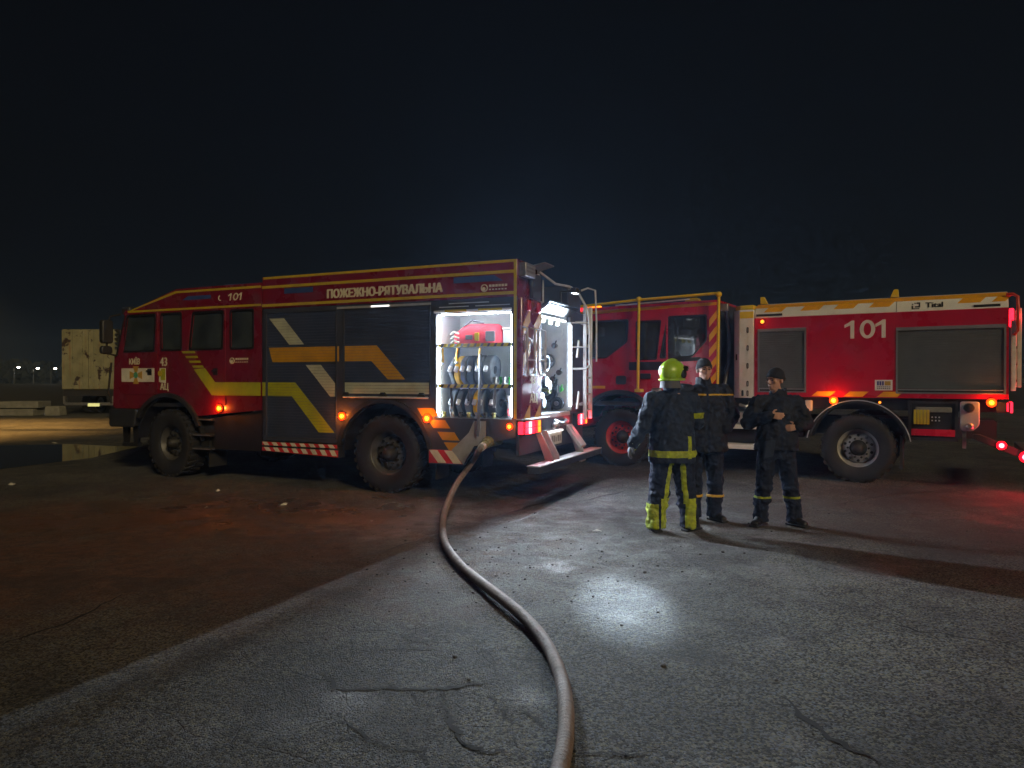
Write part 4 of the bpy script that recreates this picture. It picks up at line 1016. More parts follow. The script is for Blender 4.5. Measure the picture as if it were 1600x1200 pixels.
def hose_roll(name, loc, r, w, m, label, tilt=0.0):
    root = empty(name, loc, RZ1, label, 'hose roll', 'hose rolls on the compartment shelves')
    root.rotation_euler = (0, tilt, RZ1)
    b = MB(); pr = []
    n = 5
    for k in range(n):
        ra, rb = r*(0.3 + 0.7*k/n), r*(0.3 + 0.7*(k+1)/n)
        pr += [(ra, -w/2 + 0.012), (ra + 0.008, -w/2), (rb - 0.006, -w/2)]
    pr += [(r, -w/2 + 0.01), (r*1.0, w/2 - 0.01), (r - 0.01, w/2), (r*0.3, w/2)]
    b.lathe(pr, (0, 0, r), 'x', 26)
    sd_ = loc[0]*7 + loc[2]*3
    b.v = [(x + 0.02*mnoise.noise(Vector((sd_, y*7, z*7))), y*0.92 + 0.012*mnoise.noise(Vector((y*9, sd_, z*9))), z*1.02 + 0.014*mnoise.noise(Vector((y*8, z*8, sd_))) * (z > 0.02)) for x, y, z in b.v]
    b.build('coil', m, root, smooth=40)
    b = MB(); b.tube([(0, -r*0.9, r*1.25), (0, -r*1.08, r*0.95)], 0.03, 10); b.build('coupling', 'alu', root, smooth=40)
    return root
names = ['leftmost', 'second from left', 'third from left', 'fourth from left', 'fifth from left', 'rightmost, widest']
for k, (x, m, w, ti) in enumerate(((-1.06, 'hose_grey', 0.055, 0.1), (-0.96, 'hose_yellow', 0.075, 0.06), (-0.86, 'hose_grey', 0.075, 0.03), (-0.755, 'hose_dark', 0.1, 0.02), (-0.635, 'hose_grey', 0.1, 0.03), (-0.5, 'hose_grey', 0.115, 0.0))):
    hose_roll('hose_roll', t1(x, 0.3, 1.537), 0.2 - 0.004*(k == 1), w, m, ('yellow' if m == 'hose_yellow' else 'dark grey' if m == 'hose_dark' else 'grey') + ' hose roll on the middle shelf, ' + names[k], ti)
for k, (x, m, w, ti) in enumerate(((-1.06, 'hose_grey', 0.07, 0.12), (-0.93, 'hose_dark', 0.09, 0.05), (-0.79, 'hose_grey', 0.09, 0.04), (-0.68, 'hose_yellow', 0.06, 0.02), (-0.59, 'hose_grey', 0.06, 0.0), (-0.42, 'hose_dark', 0.12, 0.0))):
    hose_roll('hose_roll', t1(x, 0.3, 1.096), 0.19, w, m, ('yellow' if m == 'hose_yellow' else 'dark grey' if m == 'hose_dark' else 'grey') + ' hose roll on the compartment floor, ' + names[k].replace(', widest', ' and widest'), ti)
rnd = random.Random(13)
for k, x in enumerate((-1.13, -1.0, -0.9, -0.72, -0.56, -0.34)):            # straps and loose ends hanging from the shelves
    s_3 = empty('strap', t1(x, 0.07, 1.5 if k % 2 else 2.04), RZ1, ('yellow', 'black', 'orange', 'black', 'yellow', 'grey')[k] + ' strap hanging from the ' + ('middle' if k % 2 else 'top') + ' shelf, ' + ('first', 'second', 'third', 'fourth', 'fifth', 'last')[k] + ' from the left', 'strap', 'straps in the compartment')
    L_ = 0.16 + 0.14*rnd.random(); w_ = rnd.uniform(-0.03, 0.03)
    b = MB(); b.tube([(0, -0.012, 0.0), (w_*0.4, -0.022, -L_*0.35), (w_, -0.018, -L_*0.7), (w_*0.6, -0.02, -L_)], 0.017, 6, flat=0.3); b.build('webbing', ('hose_yellow', 'black', 'orange_stripe', 'black', 'hose_yellow', 'bag_grey')[k], s_3, smooth=50)
    b = MB(); b.box(w_*0.6-0.02, w_*0.6+0.02, -0.03, -0.012, -L_-0.03, -L_); b.build('buckle', 'steel', s_3, bevel=0.004)
for k in range(7):                                                            # couplings along the floor in front of the rolls
    x = -1.12 + 0.125*k
    f = empty('coupling', t1(x, 0.085, 1.096), RZ1, ('brass', 'steel', 'black')[k % 3] + ' hose coupling on the compartment floor, ' + ('first', 'second', 'third', 'fourth', 'fifth', 'sixth', 'last')[k] + ' from the left', 'coupling', 'couplings on the compartment floor')
    b = MB(); b.lathe([(0.028, 0), (0.036, 0.012), (0.026, 0.025), (0.024, 0.05), (0.034, 0.058), (0.03, 0.075), (0.0, 0.076)], (0, 0, 0), 'z', 12, close=False); b.build('body', ('brass', 'steel', 'black')[k % 3], f, smooth=40)
    b = MB(); b.box(-0.04, 0.04, -0.007, 0.007, 0.004, 0.018); b.build('lug', 'steel', f, bevel=0.003)
rnd = random.Random(11)
for k in range(5):
    x = -0.4 + 0.065*k
    f = empty('hose_fitting', t1(x, 0.2 + 0.05*(k % 2), 1.537), RZ1, ('green' if k % 2 else 'steel') + ' hose fitting on the middle shelf, ' + ('leftmost', 'second', 'middle', 'fourth', 'last')[k] + ' of five beside the hose rolls', 'hose fitting', 'fittings on the middle shelf')
    b = MB(); b.lathe([(0.026, 0), (0.034, 0.02), (0.024, 0.035), (0.024, 0.075), (0.032, 0.08), (0.032, 0.11), (0.0, 0.115)], (0, 0, 0), 'z', 14, close=False); b.build('body', 'green_plastic' if k % 2 else 'steel', f, smooth=40)
    b = MB(); b.box(-0.042, 0.042, -0.008, 0.008, 0.012, 0.03); b.build('lug', 'alu', f, bevel=0.003)
nz_ = empty('branch_pipe', t1(-0.2, 0.2, 1.096), RZ1, 'nozzle branch pipe with red grip standing on the compartment floor', 'nozzle')
b = MB(); b.lathe([(0.05, 0), (0.055, 0.04), (0.03, 0.06), (0.028, 0.2), (0.045, 0.24), (0.05, 0.3), (0.0, 0.31)], (0, 0, 0), 'z', 14, close=False); b.build('barrel', 'steel', nz_, smooth=40)
b = MB(); b.tube([(0, -0.03, 0.12), (0.03, -0.1, 0.1), (0.04, -0.11, 0.04)], 0.014, 8); b.build('grip', 'red_stripe', nz_, smooth=40)
b = MB(); b.tube([(0, 0, 0.2), (-0.05, -0.06, 0.24), (-0.09, -0.06, 0.2)], 0.01, 8); b.build('lever', 'black', nz_, smooth=40)
sb = empty('storage_box', t1(-0.22, 0.45, 2.087), RZ1, 'pale plastic box standing right of the red bag on the top shelf', 'box')
b = MB(); b.box(-0.12, 0.12, -0.15, 0.15, 0, 0.2); b.build('tub', 'inner_white', sb, bevel=0.012)
b = MB(); b.box(-0.13, 0.13, -0.16, 0.16, 0.2005, 0.23); b.build('lid', 'paper', sb, bevel=0.008)

# ---- hose over the ground
hp = [t1(-0.40, -0.10, 0.775), t1(-0.42, -0.26, 0.70)]
hp += [gpt(738, 722, 0.46), gpt(716, 752, 0.27), gpt(701, 782, 0.12), gpt(692, 812, 0.052), gpt(694, 845, 0.045), gpt(712, 875, 0.045), gpt(742, 903, 0.045), gpt(782, 934, 0.06), gpt(822, 968, 0.05), gpt(853, 1006, 0.045), gpt(874, 1052, 0.045), gpt(884, 1100, 0.045), gpt(884, 1150, 0.045), gpt(876, 1200, 0.045), gpt(856, 1290, 0.045), gpt(800, 1480, 0.045)]
def catmull(P, n=8):
    out = []
    for i in range(len(P)-1):
        p0, p1, p2, p3 = P[max(i-1, 0)], P[i], P[i+1], P[min(i+2, len(P)-1)]
        for k in range(n):
            t = k/n
            out.append(0.5*((2*p1) + (p2-p0)*t + (2*p0-5*p1+4*p2-p3)*t*t + (3*p1-p0-3*p2+p3)*t**3))
    out.append(P[-1]); return out
hose = empty('suction_hose', (hp[5].x, hp[5].y, 0), 0, 'thick brown suction hose running from the truck across the asphalt', 'hose')
hc = catmull([p - Vector((hp[5].x, hp[5].y, 0)) for p in hp], 36)
b = MB(); b.tube(hc, [0.038*(1 + 0.06*mnoise.noise(Vector((i*0.05, 1.7, 0))) + (0.018 if i % 4 < 2 else -0.018)) for i in range(len(hc))], 18); b.build('hose_body', 'hose_canvas', hose, smooth=60)
d0 = (hc[12] - hc[0]).normalized()
b = MB(); b.tube([hc[0] - d0*0.1, hc[0] - d0*0.05, hc[0] - d0*0.0495, hc[0] + d0*0.03, hc[0] + d0*0.031, hc[0] + d0*0.12], [0.075, 0.075, 0.062, 0.062, 0.05, 0.05], 16); b.build('coupling', 'brass', hose, smooth=30)
b = MB(); b.tube([hc[0] + d0*0.1, hc[0] + d0*0.2], 0.049, 16); b.build('hose_clamp', 'alu', hose, smooth=40)
# ------------------------------------------------------------------ second fire truck (right)
W2 = 2.55
T2 = empty('fire_truck', (7.02, 10.03, 0), R(-31.7), 'red fire engine numbered 101 with grey shutters, white roof band and yellow cab cage', 'fire truck')
def C(name, m, b, parent=T2, bevel=0.0, smooth=None): return b.build(name, m, parent, bevel, smooth)
b = MB()
b.box(-7.0, -0.1, 0.8, 0.9, 0.7, 0.98); b.box(-7.0, -0.1, W2-0.9, W2-0.8, 0.7, 0.98)
for x in (-6.6, -5.0, -3.6, -2.6, -1.1, -0.3): b.box(x, x+0.1, 0.9, W2-0.9, 0.74, 0.94)
C('chassis_frame', 'chassis', b)
for x in (-5.92, -1.93):
    b = MB(); b.tube([(x, 0.3, 0.55), (x, W2-0.3, 0.55)], 0.1, 10); b.ell((x, W2/2, 0.55), 0.22, 0.24, 0.22); C('axle', 'chassis', b, smooth=40)
make_wheel(T2, (-5.92, 0.08, 0.535), 0.545, 0.36, 'rim_red', 0.31, -1, lugs=26)
make_wheel(T2, (-5.92, W2-0.08, 0.545), 0.545, 0.36, 'rim_red', 0.31, 1, lugs=26)
make_wheel(T2, (-1.93, 0.05, 0.535), 0.545, 0.38, 'rim_grey', 0.30, -1, lugs=26)
make_wheel(T2, (-1.93, W2-0.05, 0.545), 0.545, 0.38, 'rim_grey', 0.30, 1, lugs=26)
# cab
GW = [rpoly([(-6.62, 2.70), (-5.76, 2.70), (-5.78, 2.3), (-6.18, 2.02), (-6.66, 2.02)], 0.05), rpoly([(-5.58, 2.66), (-5.12, 2.66), (-5.2, 1.98), (-5.58, 1.98)], 0.04), rpoly([(-4.98, 2.72), (-4.3, 2.72), (-4.3, 2.3), (-4.55, 2.02), (-5.12, 2.0)], 0.05)]
cab2 = [(-7.0, 1.2), (-6.72, 1.2)] + arc(-5.92, 0.56, 0.80, 138, 40, 12) + [(-5.1, 1.02), (-4.1, 1.02), (-4.1, 2.98), (-6.55, 2.96), (-6.8, 2.86), (-7.0, 2.1)]
for yy in (0.0, W2-0.04):
    b = MB(); b.holed(cab2, GW, yy, yy+0.04); C('cab_side', 'red2', b)
    for P in GW:
        b = MB(); b.prism(P, yy+0.018, yy+0.024); C('window_pane', 'cab_glass', b)
        cx = sum(p[0] for p in P)/len(P); cz = sum(p[1] for p in P)/len(P)
        b = MB(); b.holed([(cx + (x-cx)*1.06, cz + (z-cz)*1.06) for x, z in P], [[(cx + (x-cx)*0.97, cz + (z-cz)*0.97) for x, z in P]], yy-0.005 if yy == 0 else yy+0.04, yy if yy == 0 else yy+0.045); C('window_seal', 'window_frame', b)
b = MB(); b.prism([(-4.1, 2.98), (-6.55, 2.96), (-6.8, 2.86), (-6.78, 2.82), (-6.54, 2.92), (-4.1, 2.94)], 0.04, W2-0.04); C('cab_roof', 'red2', b)
b = MB(); b.box(-4.14, -4.1, 0.04, W2-0.04, 1.02, 2.94); C('cab_back', 'navy_panel', b)
b = MB(); b.box(-6.9, -4.14, 0.04, W2-0.04, 1.12, 1.2); C('cab_floor', 'plastic', b)
b = MB(); b.prism([(-6.8, 2.86), (-7.0, 2.1), (-6.98, 2.1), (-6.78, 2.86)], 0.04, W2-0.04); C('windscreen', 'cab_glass', b)
b = MB(); b.prism([(-7.0, 2.1), (-7.0, 1.2), (-6.96, 1.2), (-6.96, 2.1)], 0.04, W2-0.04); C('cab_front', 'red2', b)
for x, y in ((-5.6, 0.3), (-5.6, 1.6), (-4.6, 0.25), (-4.6, 0.95), (-4.6, 1.65)):
    b = MB(); b.box(x-0.4, x, y, y+0.5, 1.35, 1.72); b.obox((x+0.03, y+0.25, 2.02), (0.06, 0, 0), (0, 0.24, 0), (-0.03, 0, 0.35)); b.box(x, x+0.1, y+0.12, y+0.38, 2.36, 2.55); C('seat', 'seat', b, bevel=0.05)
b = MB(); b.prism(rpoly([(-4.95, 1.36), (-4.22, 1.36), (-4.22, 2.92), (-4.95, 2.92)], 0.05), -0.0105, -0.0005)
b = MB(); b.holed(rpoly([(-5.02, 1.1), (-4.26, 1.1), (-4.26, 2.88), (-5.02, 2.88)], 0.05), [rpoly([(-4.985, 2.74), (-4.285, 2.74), (-4.285, 2.29), (-4.54, 1.98), (-4.985, 1.98)], 0.04)], -0.012, -0.0005); d = C('door', 'red2', b, bevel=0.004)
b = MB(); b.box(-4.92, -4.76, -0.04, -0.0125, 1.78, 1.84); C('handle', 'black', b, d, bevel=0.008)
b = MB(); b.prism([(-4.97, 2.0), (-4.4, 2.0), (-4.35, 1.94), (-4.97, 1.92)], -0.017, -0.0125); C('door_trim', 'window_frame', b, d)
b = MB(); b.box(-5.5, -5.3, -0.03, -0.0005, 1.62, 1.72); C('door_handle', 'black', b, bevel=0.008)
b = MB(); b.box(-5.72, -5.05, -0.012, -0.0005, 1.78, 1.93); C('side_band', 'window_frame', b)
b = MB(); b.prism(rrect(-5.98, -5.78, 1.52, 1.68, 0.04), -0.012, -0.0005); C('fuel_flap', 'black', b)
b = MB(); b.prism(arc(-5.92, 0.56, 0.86, 148, 22, 18) + arc(-5.92, 0.56, 0.795, 148, 22, 18)[::-1], -0.06, 0.02); C('wheel_arch', 'plastic', b)
b = MB(); b.prism(arc(-5.92, 0.56, 0.793, 172, 8, 18) + arc(-5.92, 0.56, 0.77, 172, 8, 18)[::-1], 0.02, 0.65); C('wheel_housing', 'black', b)
b = MB(); b.box(-5.28, -5.1, -0.06, 0.1, 1.26, 1.46); C('arch_lamp', 'steel', b, bevel=0.03)
b = MB(); b.lathe([(0.0, -0.02), (0.045, -0.015), (0.05, 0.02)], (-5.17, -0.065, 1.33), 'y', 16, close=False); C('arch_lamp', 'clear_lens', b, smooth=40)
b = MB(); b.prism(rpoly([(-7.15, 0.7), (-6.62, 0.7), (-6.62, 1.2), (-7.15, 1.2)], 0.08), -0.02, W2+0.02); C('front_bumper', 'red2', b, bevel=0.02)
decal([[(-6.75, 2.84), (-4.12, 2.89), (-4.12, 2.94), (-6.7, 2.90)]], 'amber_stripe', 'orange_stripe', T2, -0.0005)
for k in range(6):
    z = 2.78 - 0.26*k
    decal([[(-4.245, z-0.14), (-4.115, z+0.02), (-4.115, z-0.11), (-4.245, z-0.27)]], 'amber_stripe', 'orange_stripe', T2, -0.0125)
decal([rect(-6.72, -6.2, 1.44, 1.49)], 'amber_stripe', 'orange_stripe', T2, -0.0005)
# tubular cage round the cab
CY = -0.16
b = MB(); b.tube([(-7.1, CY, 2.96), (-5.47, CY, 3.04), (-4.02, CY, 3.07)], 0.026, 10); cage = C('cage_rail', 'cage_yellow', b, smooth=40)
for x, z0 in ((-5.49, 1.44), (-4.06, 1.4)):
    b = MB(); b.tube([(x, CY, z0), (x+0.02, CY, 3.05)], 0.025, 10); C('cage_post', 'cage_yellow', b, smooth=40)
    b = MB(); b.box(x-0.06, x+0.06, CY-0.02, -0.013, z0-0.06, z0); C('cage_foot', 'cage_yellow', b, bevel=0.01)
    b = MB(); b.ell((x+0.02, CY, 3.05), 0.055, 0.055, 0.05, 10, 8); C('cage_joint', 'cage_yellow', b, smooth=60)
b = MB(); b.tube([(-7.1, W2+0.16, 2.96), (-4.02, W2+0.16, 3.07)], 0.032, 10); C('cage_rail', 'cage_yellow', b, smooth=40)
b = MB(); b.prism([(-4.72, 2.99), (-4.45, 2.99), (-4.5, 3.05), (-4.68, 3.05)], 0.1, 0.3); C('roof_bracket', 'yellow', b, bevel=0.01)
b = MB(); b.tube([(-6.0, 0.02, 2.98), (-4.6, 0.02, 3.02)], 0.014, 8); C('antenna', 'alu', b)
b = MB(); b.tube([(-6.95, -0.05, 2.66), (-6.8, -0.28, 2.62), (-6.5, -0.34, 2.58)], 0.015, 8); C('mirror_arm', 'black', b, smooth=40)
b = MB(); b.box(-6.52, -6.4, -0.42, -0.26, 2.44, 2.62); C('mirror', 'white_paint', b, bevel=0.02)
b = MB(); b.box(-6.86, -6.66, 0.02, 0.3, 2.9, 3.0); C('roof_lamp', 'lamp_red_soft', b, bevel=0.02)
b = MB(); b.box(-6.64, -6.4, 0.02, 0.3, 2.96, 3.02); C('roof_lamp', 'lamp_amber_soft', b, bevel=0.02)
b = MB(); b.tube([(-3.98, 0.06, 2.9), (-3.98, 0.3, 2.4), (-3.98, 0.25, 1.9), (-4.02, 0.12, 1.5)], 0.04, 10); C('intake_pipe', 'navy_panel', b, smooth=40)
b = MB(); b.obox((-3.98, 0.0, 2.84), (0.06, 0, 0), (0, 0.05, 0), (0, 0, 0.06)); C('work_lamp', 'steel', b, bevel=0.01)

# white corner cabinet behind the cab
b = MB(); b.prism([(-3.86, 0.14), (-3.74, 0.0), (-3.5, 0.0), (-3.5, W2), (-3.74, W2), (-3.86, W2-0.14)], 1.3, 2.78, 'xy'); wc = C('cabinet', 'white_paint', b, bevel=0.012)
b = MB(); b.prism([(-3.84, 0.15), (-3.73, 0.02), (-3.5, 0.02), (-3.5, W2-0.02), (-3.73, W2-0.02), (-3.84, W2-0.15)], 2.781, 2.86, 'xy'); C('cabinet_top', 'cage_yellow', b, bevel=0.02)
decal([[(-3.73, 2.64), (-3.505, 2.64), (-3.505, 2.75), (-3.73, 2.75)]], 'yellow_patch', 'cage_yellow', T2, -0.0005)
for z in (2.44, 2.14, 1.84, 1.54, 1.38):
    b = MB(); b.holed(rrect(-3.615, -3.585, z-0.045, z+0.045, 0.012), [rrect(-3.606, -3.594, z-0.032, z+0.032, 0.005)], -0.006, -0.0005); C('latch', 'black', b)
b = MB(); b.prism(rrect(-3.70, -3.665, 1.33, 1.43, 0.012), -0.006, -0.0005); C('latch', 'black', b)
b = MB(); b.obox((-3.80, 0.066, 1.99), (0.014, -0.0165, 0), (0.003, 0.0026, 0), (0, 0, 0.05)); C('latch', 'black', b)
# body shell
SO = [rect(-3.435, -2.68, 1.4, 2.45), rect(-1.405, -0.03, 1.4, 2.4)]
b = MB(); b.holed([(-3.49, 1.33), (0.0, 1.33), (0.0, 2.63), (-3.49, 2.63)], SO, 0.0, 0.05); C('body_side', 'red2', b)
b = MB(); b.box(-3.49, 0.0, W2-0.05, W2, 1.33, 2.63); C('body_side', 'red2', b)
b = MB(); b.box(-3.49, -0.02, 0.05, W2-0.05, 1.33, 1.38); C('body_floor', 'chassis', b)
b = MB(); b.box(-0.05, 0.0, 0.05, W2-0.05, 1.33, 2.63); C('rear_wall', 'red2', b)
for x0, x1, z0, z1 in ((-3.435, -2.68, 1.4, 2.45), (-1.405, -0.03, 1.4, 2.4)):
    s3, _ = shutter('roller_shutter', 'grey_shutter', T2, x0+0.02, x1-0.02, z0+0.07, z1-0.05, 0.01, 0.036)
    b = MB(); b.holed(rect(x0, x1, z0, z1), [rect(x0+0.025, x1-0.025, z0+0.02, z1-0.05)], -0.012, 0.004); C('shutter_frame', 'grey_shutter_frame', b)
    b = MB(); b.box(x0+0.03, x1-0.03, -0.006, 0.02, z0+0.021, z0+0.068); hb = C('shutter_handle', 'black', b, bevel=0.006)
    b = MB(); b.box(x0+0.03, x1-0.03, -0.016, -0.0065, z0+0.05, z0+0.062); C('handle_edge', 'alu_matte', b, hb)
for x in (-2.66, -1.43):
    b = MB(); b.box(x-0.004, x+0.004, -0.002, -0.0004, 1.34, 2.62); C('panel_joint', 'red_stripe', b)
# white upper band with slanted orange blocks
b = MB(); b.prism([(-0.0, 2.631), (-0.0, 2.74), (0.0, 2.631)], 0, 0.01) if False else b.prism([(0.0, 2.631), (0.075, 2.8), (0.25, 2.88), (0.6, 2.88), (0.6, 2.631)], -3.49, -0.005, 'yz'); C('roof_band', 'white_paint', b, bevel=0.008)
b = MB(); b.prism([(W2, 2.631), (W2-0.075, 2.8), (W2-0.25, 2.88), (W2-0.6, 2.88), (W2-0.6, 2.631)], -3.49, -0.005, 'yz'); C('roof_band', 'white_paint', b, bevel=0.008)
b = MB(); b.box(-3.49, -0.05, 0.6, W2-0.6, 2.631, 2.8); C('roof_deck', 'alu_matte', b)
def band(pts, name, m, off=0.004):
    """film on the inclined face of the roof band; pts in (x, z)"""
    b = MB(); P = []
    for x, z in pts:
        y = 0.075*(z - 2.631)/0.169 if z <= 2.8 else 0.075 + (z-2.8)/0.08*0.175
        P.append((x, y, z))
    nrm = Vector((0, -0.169, 0.075)).normalized() if max(z for _, z in pts) <= 2.8001 else Vector((0, -0.08, 0.175)).normalized()
    A = [Vector(p) + nrm*0.0004 for p in P]; D = [Vector(p) + nrm*off for p in P]; n = len(P)
    b.add(A + D, [tuple(range(n)), tuple(range(2*n-1, n-1, -1))] + [(i, (i+1) % n, n+(i+1) % n, n+i) for i in range(n)])
    return C(name, m, b)
for x in (-3.35, -2.78, -2.28, -1.78, -0.62, -0.2):
    ln = 0.28 if x < -0.3 else 0.16
    band([(x, 2.725), (x+ln, 2.725), (x+ln+0.07, 2.799), (x+0.07, 2.799)], 'orange_block', 'orange_stripe')
band([(-3.485, 2.80), (-0.01, 2.80), (-0.01, 2.865), (-3.485, 2.865)], 'roof_edge', 'orange_stripe')
band([(-1.405, 2.635), (-1.40, 2.635), (-1.40, 2.799), (-1.405, 2.799)], 'band_joint', 'ink')
b = MB(); b.box(-3.46, -3.05, -0.004, 0.012, 2.66, 2.695); C('vent', 'ink', b)
b = MB(); b.box(-0.42, -0.1, 0.005, 0.02, 2.655, 2.69); C('vent', 'ink', b)
# maker's mark on the band
def band_text(s_, x, z, size, name):
    o = text(s_, size, name, 'ink', T2, ('side', 0, 0, 0), xs=1.15, bold=0.004, depth=0.004)
    for v in o.data.vertices:
        zz = z + v.co.z; v.co = (x + v.co.x, 0.075*(zz-2.631)/0.169 - 0.003 + v.co.y, zz)
    return o
band_text('Tital', -1.02, 2.685, 0.11, 'lettering')
for q in (rect(-1.2, -1.18, 2.68, 2.72), rect(-1.2, -1.18, 2.735, 2.75), rect(-1.165, -1.15, 2.745, 2.765), rect(-1.2, -1.1, 2.665, 2.678), rect(-1.14, -1.09, 2.745, 2.768), rect(-1.11, -1.09, 2.69, 2.745), rect(-1.16, -1.11, 2.69, 2.71)):
    band(q, 'logo_mark', 'ink')
for x, s in ((-3.44, 1), (-1.5, -1)):
    b = MB(); b.prism([(x, 2.88), (x+0.12, 2.88), (x+0.06 + 0.05*(s < 0), 3.0), (x + 0.05*(s < 0) - (0.0), 3.0)], 0.2, 0.28); C('roof_fin', 'cage_yellow', b, bevel=0.006)
digits101(-2.12, 2.25, 0.28, 0.62, T2, 'letter_white', -0.001)
for x in (-2.60, -2.13, -1.66):
    decal([[(x, 1.345), (x+0.27, 1.345), (x+0.36, 1.425), (x+0.09, 1.425)]], 'orange_block', 'orange_stripe', T2, -0.0005)
st = decal([rect(-1.69, -1.45, 1.445, 1.605)], 'sticker', 'letter_white', T2, -0.0005)
for k in range(3):
    decal([rect(-1.66 + 0.034*k, -1.635 + 0.034*k, 1.52, 1.585)], 'sticker_mark', 'decal_blue', st, -0.004)
decal([rect(-1.555, -1.475, 1.52, 1.585)], 'sticker_mark', 'decal_gold', st, -0.004)
for z in (1.492, 1.466):
    b = MB()
    for q in range(7): b.box(-1.66 + 0.027*q, -1.66 + 0.027*q + 0.02, -0.006, -0.004, z, z+0.012)
    b.build('sticker_mark', 'ink', st)
marker(T2, -3.36, -0.0005, 2.57, 'lamp_amber_soft', 0.03, 0.25)
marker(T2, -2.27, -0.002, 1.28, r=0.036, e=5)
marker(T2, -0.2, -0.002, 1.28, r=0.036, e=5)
marker(T2, -1.62, -0.002, 1.26, 'lamp_amber_soft', 0.018, 0)
# running gear cover, rear arch, tool box, tank, steps
b = MB(); b.prism(arc(-1.93, 0.55, 0.73, 168, 12, 24) + arc(-1.93, 0.55, 0.69, 168, 12, 24)[::-1], -0.04, 0.42); C('mudguard', 'plastic', b)
b = MB(); b.prism(arc(-1.93, 0.55, 0.745, 170, 10, 28) + arc(-1.93, 0.55, 0.731, 170, 10, 28)[::-1], -0.055, -0.02); C('mudguard_trim', 'alu', b)
b = MB(); b.box(-3.6, -0.1, 0.12, 0.4, 1.14, 1.33); C('sub_frame', 'chassis', b)
b = MB(); b.box(-1.22, -0.62, 0.06, 0.5, 0.72, 1.27); tb = C('pump_cabinet', 'black', b, bevel=0.012)
b = MB(); b.holed(rect(-1.24, -0.60, 0.70, 1.29), [rect(-1.2, -0.64, 0.74, 1.25)], 0.035, 0.0595); C('cabinet_frame', 'plastic', b)
b = MB(); b.box(-1.15, -0.68, 0.03, 0.0585, 1.12, 1.2); C('folded_hose', 'concrete', b, bevel=0.02)
for k in range(5):
    b = MB(); b.box(-1.17 + 0.042*k, -1.17 + 0.042*k + 0.036, 0.02, 0.0595, 0.94, 1.16); C('wheel_chock', 'yellow', b, bevel=0.006)
b = MB(); b.box(-1.2, -0.64, 0.028, 0.0595, 0.77, 0.87); C('cabinet_plate', 'red2', b, bevel=0.004)
for r_ in range(2):
    for k in range(3):
        b = MB(); b.disc((-0.93 + 0.045*k, 0.059, 1.0 + 0.05*r_), 0.012, -0.012, 'y', 8); C('switch', 'alu', b)
b = MB(); b.prism(rpoly([(-0.58, 1.29), (-0.34, 1.29), (-0.34, 0.95), (-0.42, 0.86), (-0.58, 0.86)], 0.04), 0.02, 0.2); C('winch_plate', 'alu_matte', b, bevel=0.012)
b = MB(); b.lathe([(0.0, -0.04), (0.06, -0.03), (0.07, 0.02), (0.07, 0.1)], (-0.47, 0.0, 1.2), 'y', 16, close=False); C('winch_drum', 'black', b, smooth=40)
b = MB(); b.lathe([(0.0, -0.04), (0.03, -0.04), (0.05, -0.02), (0.05, 0.05)], (-0.46, 0.0, 0.93), 'y', 14, close=False); C('valve', 'steel', b, smooth=40)
b = MB(); b.box(-0.55, -0.5, 0.1, 0.15, 0.6, 0.86); C('hanger', 'steel', b)
# lowered rear tow frame with lamps
b = MB(); b.prism([(-0.42, 0.82), (-0.34, 0.82), (0.28, 0.56), (0.42, 0.53), (0.42, 0.47), (0.2, 0.48), (-0.42, 0.75)], 0.0, 0.09); tf = C('tow_frame', 'black', b, bevel=0.008)
b = MB(); b.box(0.22, 0.42, 0.09, W2-0.09, 0.46, 0.56); C('tow_bar', 'steel', b, bevel=0.012)
marker(T2, -0.08, -0.0005, 0.675, 'lamp_red_hot', 0.036, 2.5, (1.0, 0.03, 0.05))
marker(T2, 0.2, -0.0005, 0.525, 'lamp_red_hot', 0.045, 7, (1.0, 0.03, 0.05))
marker(T2, 0.32, -0.0005, 0.5, 'lamp_red_hot', 0.045, 12, (1.0, 0.03, 0.05))
b = MB(); b.box(-0.14, 0.02, -0.004, 0.08, 1.14, 1.29); b.box(-0.14, -0.02, -0.012, -0.0045, 1.15, 1.2); rl2 = C('tail_lamp', 'black', b, bevel=0.008)
b = MB(); b.box(-0.02, 0.0, -0.02, -0.0045, 1.16, 1.28); C('lens', 'lamp_red', b, rl2)
b = MB(); b.box(0.0205, 0.05, 0.0, 0.3, 1.14, 1.29); C('lens', 'lamp_red', b, rl2)
point_light('tail_glow', rl2, (0.25, 0.1, 1.1), 8, (1.0, 0.03, 0.05), 0.06)
# side tanks, entry steps, chassis clutter between the axles
b = MB(); b.box(-4.05, -3.45, 0.1, 0.55, 0.86, 1.06); C('battery_box', 'alu_matte', b, bevel=0.02)
b = MB(); b.prism([(-4.35, 0.78), (-3.3, 0.78), (-3.35, 0.85), (-4.25, 0.85)], -0.04, 0.3); C('step_tread', 'white_paint', b, bevel=0.006)
b = MB(); b.box(-4.35, -3.2, -0.06, 0.3, 0.44, 0.52); C('step_tread', 'white_paint', b, bevel=0.006)
for x in (-4.3, -3.42):
    b = MB(); b.box(x, x+0.05, 0.0, 0.05, 0.5205, 0.7795); C('step_post', 'alu_matte', b)
b = MB(); b.tube([(-4.2, 0.3, 0.64), (-3.2, 0.3, 0.64)], 0.14, 18); C('air_tank', 'black', b, smooth=40)
b = MB(); b.box(-3.15, -2.72, 0.15, 0.6, 0.66, 1.2); C('equipment_box', 'chassis', b, bevel=0.03)
b = MB(); b.lathe([(0.0, -0.05), (0.05, -0.05), (0.09, -0.02), (0.1, 0.1)], (-2.78, 0.1, 1.18), 'y', 16, close=False); C('hydrant_cap', 'orange_stripe', b, smooth=40)
b = MB(); b.prism([(-2.83, 1.18), (-2.78, 1.12), (-2.73, 1.18), (-2.78, 1.24)], 0.04, 0.0495); C('hydrant_badge', 'paper', b)
